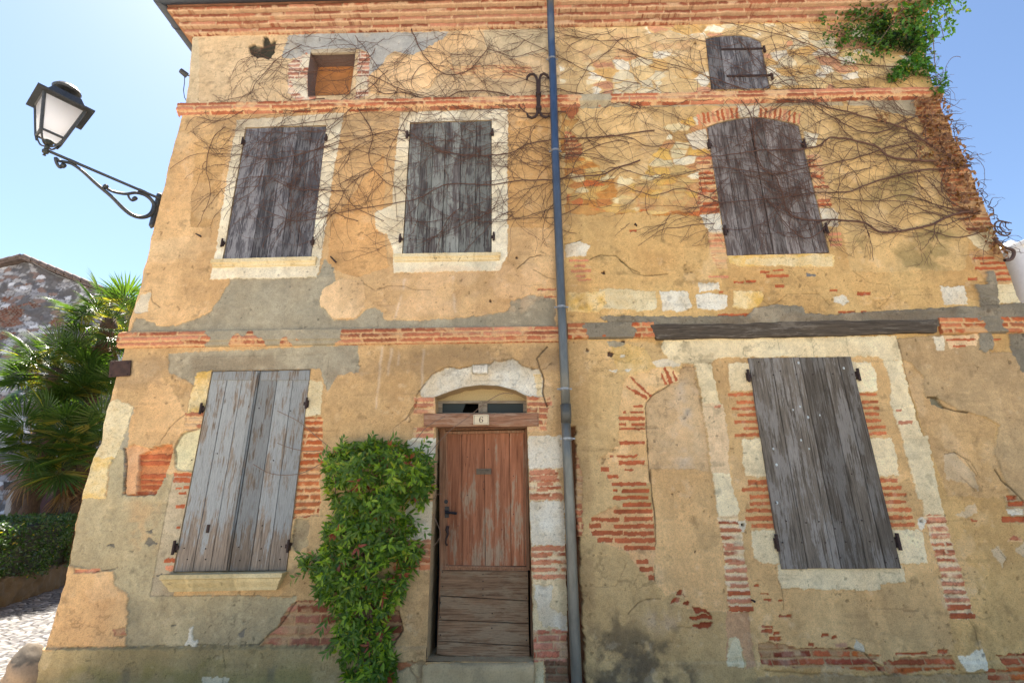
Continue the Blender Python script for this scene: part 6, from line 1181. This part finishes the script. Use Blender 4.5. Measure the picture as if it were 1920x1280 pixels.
for k in range(sp_n):
    uu = r4.uniform(-4, 6); b0_ = P1+dw*uu+np.array([-dw[1], dw[0], 0])*.4; mb.tube([b0_+[0, 0, .4], b0_+[r4.normal(0, .1), r4.normal(0, .1), 1.25]], .012, 5)
mb.build('stems', M_bark, hedge)

# fan palms
def frond_mesh(seed, dead=False):
    r = np.random.default_rng(seed); n = 34; a = np.linspace(-2.35, 2.35, n)+r.normal(0, .03, n); pet = .55 if not dead else .3
    L = (.62-.10*(a/2.35)**2)*r.uniform(.9, 1.1, n)*(1 if not dead else .95); d_ = np.stack([np.cos(a), np.sin(a), .18*np.cos(a*.6)-.12], 1)
    if dead: d_ = np.stack([np.cos(a)*.9, np.sin(a)*.45, -.35-.25*np.abs(a)], 1)+r.normal(0, .08, (n, 3))
    c = np.repeat([[pet, 0, 0]], n, 0)+d_*.05
    col = greens(n, r, (.028, .065, .016), (.065, .125, .026)) if not dead else greens(n, r, (.13, .075, .045), (.26, .17, .10))
    if not dead: col[:3] = (.22, .22, .04); col[-3:] = (.20, .20, .05)
    V, T, Cc = leaf_arr(c, d_, unit(np.stack([r.normal(0, .15, n), r.normal(0, .15, n), np.ones(n)], 1)), L, np.full(n, .038 if not dead else .024), col, .5, .22 if not dead else .5)
    # narrow outer third droops
    mb = MB(); mb.tube([(0, 0, 0), (pet*.5, 0, .03), (pet+.04, 0, 0)], [.014, .010, .008], 5, (.07, .12, .03) if not dead else (.14, .09, .05))
    V2 = np.array(mb.v); f2 = []
    for q in mb.f: f2 += [(q[0], q[i], q[i+1]) for i in range(1, len(q)-1)]
    me_o = mesh_obj('frond', np.vstack([V, V2]), np.vstack([T, np.array(f2)+len(V)]), M_palm, None, np.vstack([Cc, np.array(mb.c)])); me = me_o.data; bpy.data.objects.remove(me_o); return me
LIVE = [frond_mesh(k) for k in (1, 2, 3, 4)]; DEAD = [frond_mesh(k, True) for k in (5, 6)]
def palm(px, py, Y, n_live, n_dead, label, sc=1.0, seed=1):
    r = np.random.default_rng(seed); top = at(px, py, Y); root = empty('fan_palm', (top[0], Y, 0), label, 'palm tree', 'fan palms behind the hedge')
    H = top[2]; mb = MB(); n = 26; zz_ = np.linspace(0, H-.05, n); P = np.stack([.06*np.sin(zz_*.9+seed), .05*np.cos(zz_*.7), zz_], 1); mb.tube(P, .12+.03*np.abs(np.sin(zz_*9+seed))+.03*r.random(n), 12); mb.build('trunk', mat_plain('palm_fibre', (.075, .048, .032), .95, 0, .5, 40, .9, (1, 1, .3)), root, True)
    for k in range(n_live+n_dead):
        dead = k >= n_live; o = bpy.data.objects.new('frond', (DEAD if dead else LIVE)[int(r.integers(0, 2 if dead else 4))]); C_.objects.link(o); o.parent = root
        az = k*2.39996+r.normal(0, .25); el = r.uniform(-1.35, -.75) if dead else 1.25-1.95*((k+.5)/n_live)**.8+r.normal(0, .1)
        M_ = Matrix.Rotation(az, 3, 'Z') @ Matrix.Rotation(-el, 3, 'Y') @ Matrix.Rotation(r.normal(0, .35), 3, 'X') @ Matrix.Rotation(r.uniform(.15, .65), 3, 'Y').to_3x3()
        o.rotation_euler = Matrix.Rotation(0, 3, 'Z').to_euler(); base_r = Matrix.Rotation(az, 3, 'Z') @ Matrix.Rotation(-el, 3, 'Y') @ Matrix.Rotation(r.normal(0, .4), 3, 'X')
        o.rotation_euler = base_r.to_euler(); s_ = sc*r.uniform(.7, 1.2); o.scale = (s_, s_, s_); o.location = (P[-1][0]+.05*math.cos(az), P[-1][1]+.05*math.sin(az), H-(.0 if not dead else .25)-.35*(k/(n_live+n_dead)))
    return root
palm(205, 596, 6.4, 28, 5, 'tallest fan palm, nearest the corner of the house', 1.0, 3)
palm(112, 690, 5.9, 32, 4, 'fan palm with yellow sunlit fronds at the left of the clump', 1.0, 5)
palm(182, 742, 6.3, 26, 9, 'middle fan palm with a skirt of brown dead fronds', .95, 8)
palm(96, 812, 5.3, 24, 8, 'shorter fan palm with drooping fronds, low at the left', .9, 11)
palm(172, 838, 5.6, 24, 8, 'lowest fan palm with fronds reaching down to the hedge', .9, 14)

# rubble stone house behind the palms
GYp = 10.0; pk = at(50, 491, GYp); sl_r = at(135, 526, GYp); sl_l = at(0, 503, GYp)
kr = (sl_r[2]-pk[2])/(sl_r[0]-pk[0]); kl = (sl_l[2]-pk[2])/(sl_l[0]-pk[0]); sh_ = empty('stone_house', (pk[0], GYp+3, 0), 'old rubble stone house with a shallow tiled gable behind the palms', 'house')
x0, x1 = pk[0]-5.5, pk[0]+4.6; st_ = .035; xs = np.arange(x0, x1, st_); us = np.linspace(0, 1, 230); X, U = np.meshgrid(xs, us); top = np.where(X < pk[0], pk[2]+kl*(X-pk[0]), pk[2]+kr*(X-pk[0])); Z = U*top; X = X.ravel(); Z = Z.ravel()
c, d = rubble([(186, 182, 176), (150, 146, 142), (206, 202, 196), (140, 116, 102), (170, 164, 156), (104, 100, 98)], (100, 95, 90), .30, .13)(X, Z, 3)
bk, bd_ = brick(h=.07, L=.3, j=.3, smear=.4, mort=(170, 150, 130), cols=((168, 108, 82), (150, 96, 74), (180, 124, 98)))(X, Z, 5); mk = fbm(X*.7, Z*2, 1.2, 5, 77) > .38; c[mk] = bk[mk]*.6; d[mk] = bd_[mk]
pw = at(12, 789, GYp); hole = (np.abs(X-pw[0]) < .07) & (np.abs(Z-pw[2]) < .13); c[hole] = .01
nx = len(xs); j, i = np.meshgrid(np.arange(len(us)-1), np.arange(nx-1), indexing='ij'); q = (j*nx+i).ravel()
mesh_obj('gable_wall', np.stack([X, GYp-3*d-.03*fbm(X, Z, .3, 3, 2), Z], 1), np.stack([q, q+1, q+nx+1, q+nx], 1), M_stone, sh_, c, True)
zl, z_r = pk[2]+kl*(x0-pk[0]), pk[2]+kr*(x1-pk[0])
mb = MB(); mb.add([(x0, GYp+.05, 0), (x0, GYp+8, 0), (x0, GYp+8, zl), (x0, GYp+.05, zl), (x1, GYp+.05, 0), (x1, GYp+8, 0), (x1, GYp+8, z_r), (x1, GYp+.05, z_r)], [(0, 3, 2, 1), (4, 5, 6, 7), (1, 2, 6, 5)], (.2, .17, .14)); mb.build('side_wall', M_stone, sh_)
mb = MB(); yf = GYp-.22
for sgn, kk, xe in ((-1, kl, x0-.2), (1, kr, x1+.2)):
    za = pk[2]+.02; ze = za+kk*(xe-pk[0]); mb.add([(pk[0], yf, za), (xe, yf, ze), (xe, GYp+8, ze), (pk[0], GYp+8, za), (pk[0], yf, za+.09), (xe, yf, ze+.09), (xe, GYp+8, ze+.09), (pk[0], GYp+8, za+.09)], [(0, 1, 2, 3), (4, 7, 6, 5), (0, 4, 5, 1), (1, 5, 6, 2), (2, 6, 7, 3)][::1])
    nt_ = int(abs(xe-pk[0])/.33)
    for t_ in range(nt_):
        xa = pk[0]+sgn*(.05+.33*t_); xb = xa+sgn*.38; fz = lambda x_: za+kk*(x_-pk[0])+.10
        mb.tube([(xa, yf+.02, fz(xa)+.035), (xb, yf+.02, fz(xb)+.0)], [.075, .085], 7); mb.tube([(xa, yf+.30, fz(xa)+.035), (xb, yf+.3, fz(xb))], [.08, .09], 7)
mb.build('tiled_roof', mat_plain('weathered_tile', (.15, .115, .10), .9, 0, .4, 9), sh_)
q = wxz([(52, 915), (150, 915), (150, 1010), (52, 1010)], GYp-.05); MB().slab(q, GYp-.12, GYp+.02, .01).build('door', mat_plain('dark_red_door', (.05, .012, .012), .7, 0, .3, 3, .3, (8, 8, .5)), sh_)
q = wxz([(12, 903), (118, 903), (118, 918), (12, 918)], GYp-.1); MB().slab(q, GYp-.2, GYp, .02).build('lintel', mat_plain('dark_lintel', (.05, .045, .045), .9), sh_)
q = wxz([(22, 918), (50, 918), (44, 1010), (2, 1010)], GYp-.1); MB().slab(q, GYp-.2, GYp, .02, (.42, .38, .34)).build('door_jamb', M_stone, sh_); adopt(sh_)

# white neighbour beyond the right corner
Yn = 1.4; nb_ = empty('white_neighbour_house', (9, 4, 0), 'white rendered house with a pale verge board glimpsed past the right corner', 'house'); M_white = mat_plain('white_render', (.72, .71, .68), .9, 0, .06, 3, .3)
q = wxz([(1878, 472), (1925, 452), (2200, 335), (2200, 1500), (1878, 1500)], Yn); q[:, 1] = np.maximum(q[:, 1], -.05); q[3:, 0] = [q[2, 0], q[0, 0]]; mb = MB(); mb.slab(q, Yn, Yn+8); mb.build('wall', M_white, nb_)
q = wxz([(1872, 470), (1925, 447), (2200, 328), (2200, 334), (1925, 454), (1874, 477)], Yn-.3); MB().slab(q, Yn-.32, Yn+8, .004).build('roof_edge', mat_plain('white_board', (.62, .62, .62), .6, 0, .05), nb_)
mb = MB(); mb.tube(smooth([at(x, y, Yn-.12) for x, y in ((1884, 466), (1895, 472), (1906, 492), (1918, 530), (1930, 580), (1945, 660))], 6), .13, 18); mb.build('vent_pipe', mat_plain('white_pipe', (.60, .61, .64), .45, 0, .06), nb_, True); adopt(nb_)
# overhead wire
a_, b2 = at(60, 492, GYp-.3), at(262, 545, 6); mb = MB(); P = [a_*(1-t)+b2*t-np.array([0, 0, .25*math.sin(math.pi*t)]) for t in np.linspace(0, 1, 16)]; mb.tube(P, .008, 5); tag(mb.build('overhead_wire', M_black, None), 'thin dark wire strung from the gable of the stone house', 'wire')
# the rest of the lane: a paved strip along the house
mb = MB(); mb.box((XL(.2)-.1, -.9, -.02), (9, .2, .012), (.52, .44, .33)); tag(mb.build('pavement', M_stone), kind='structure')
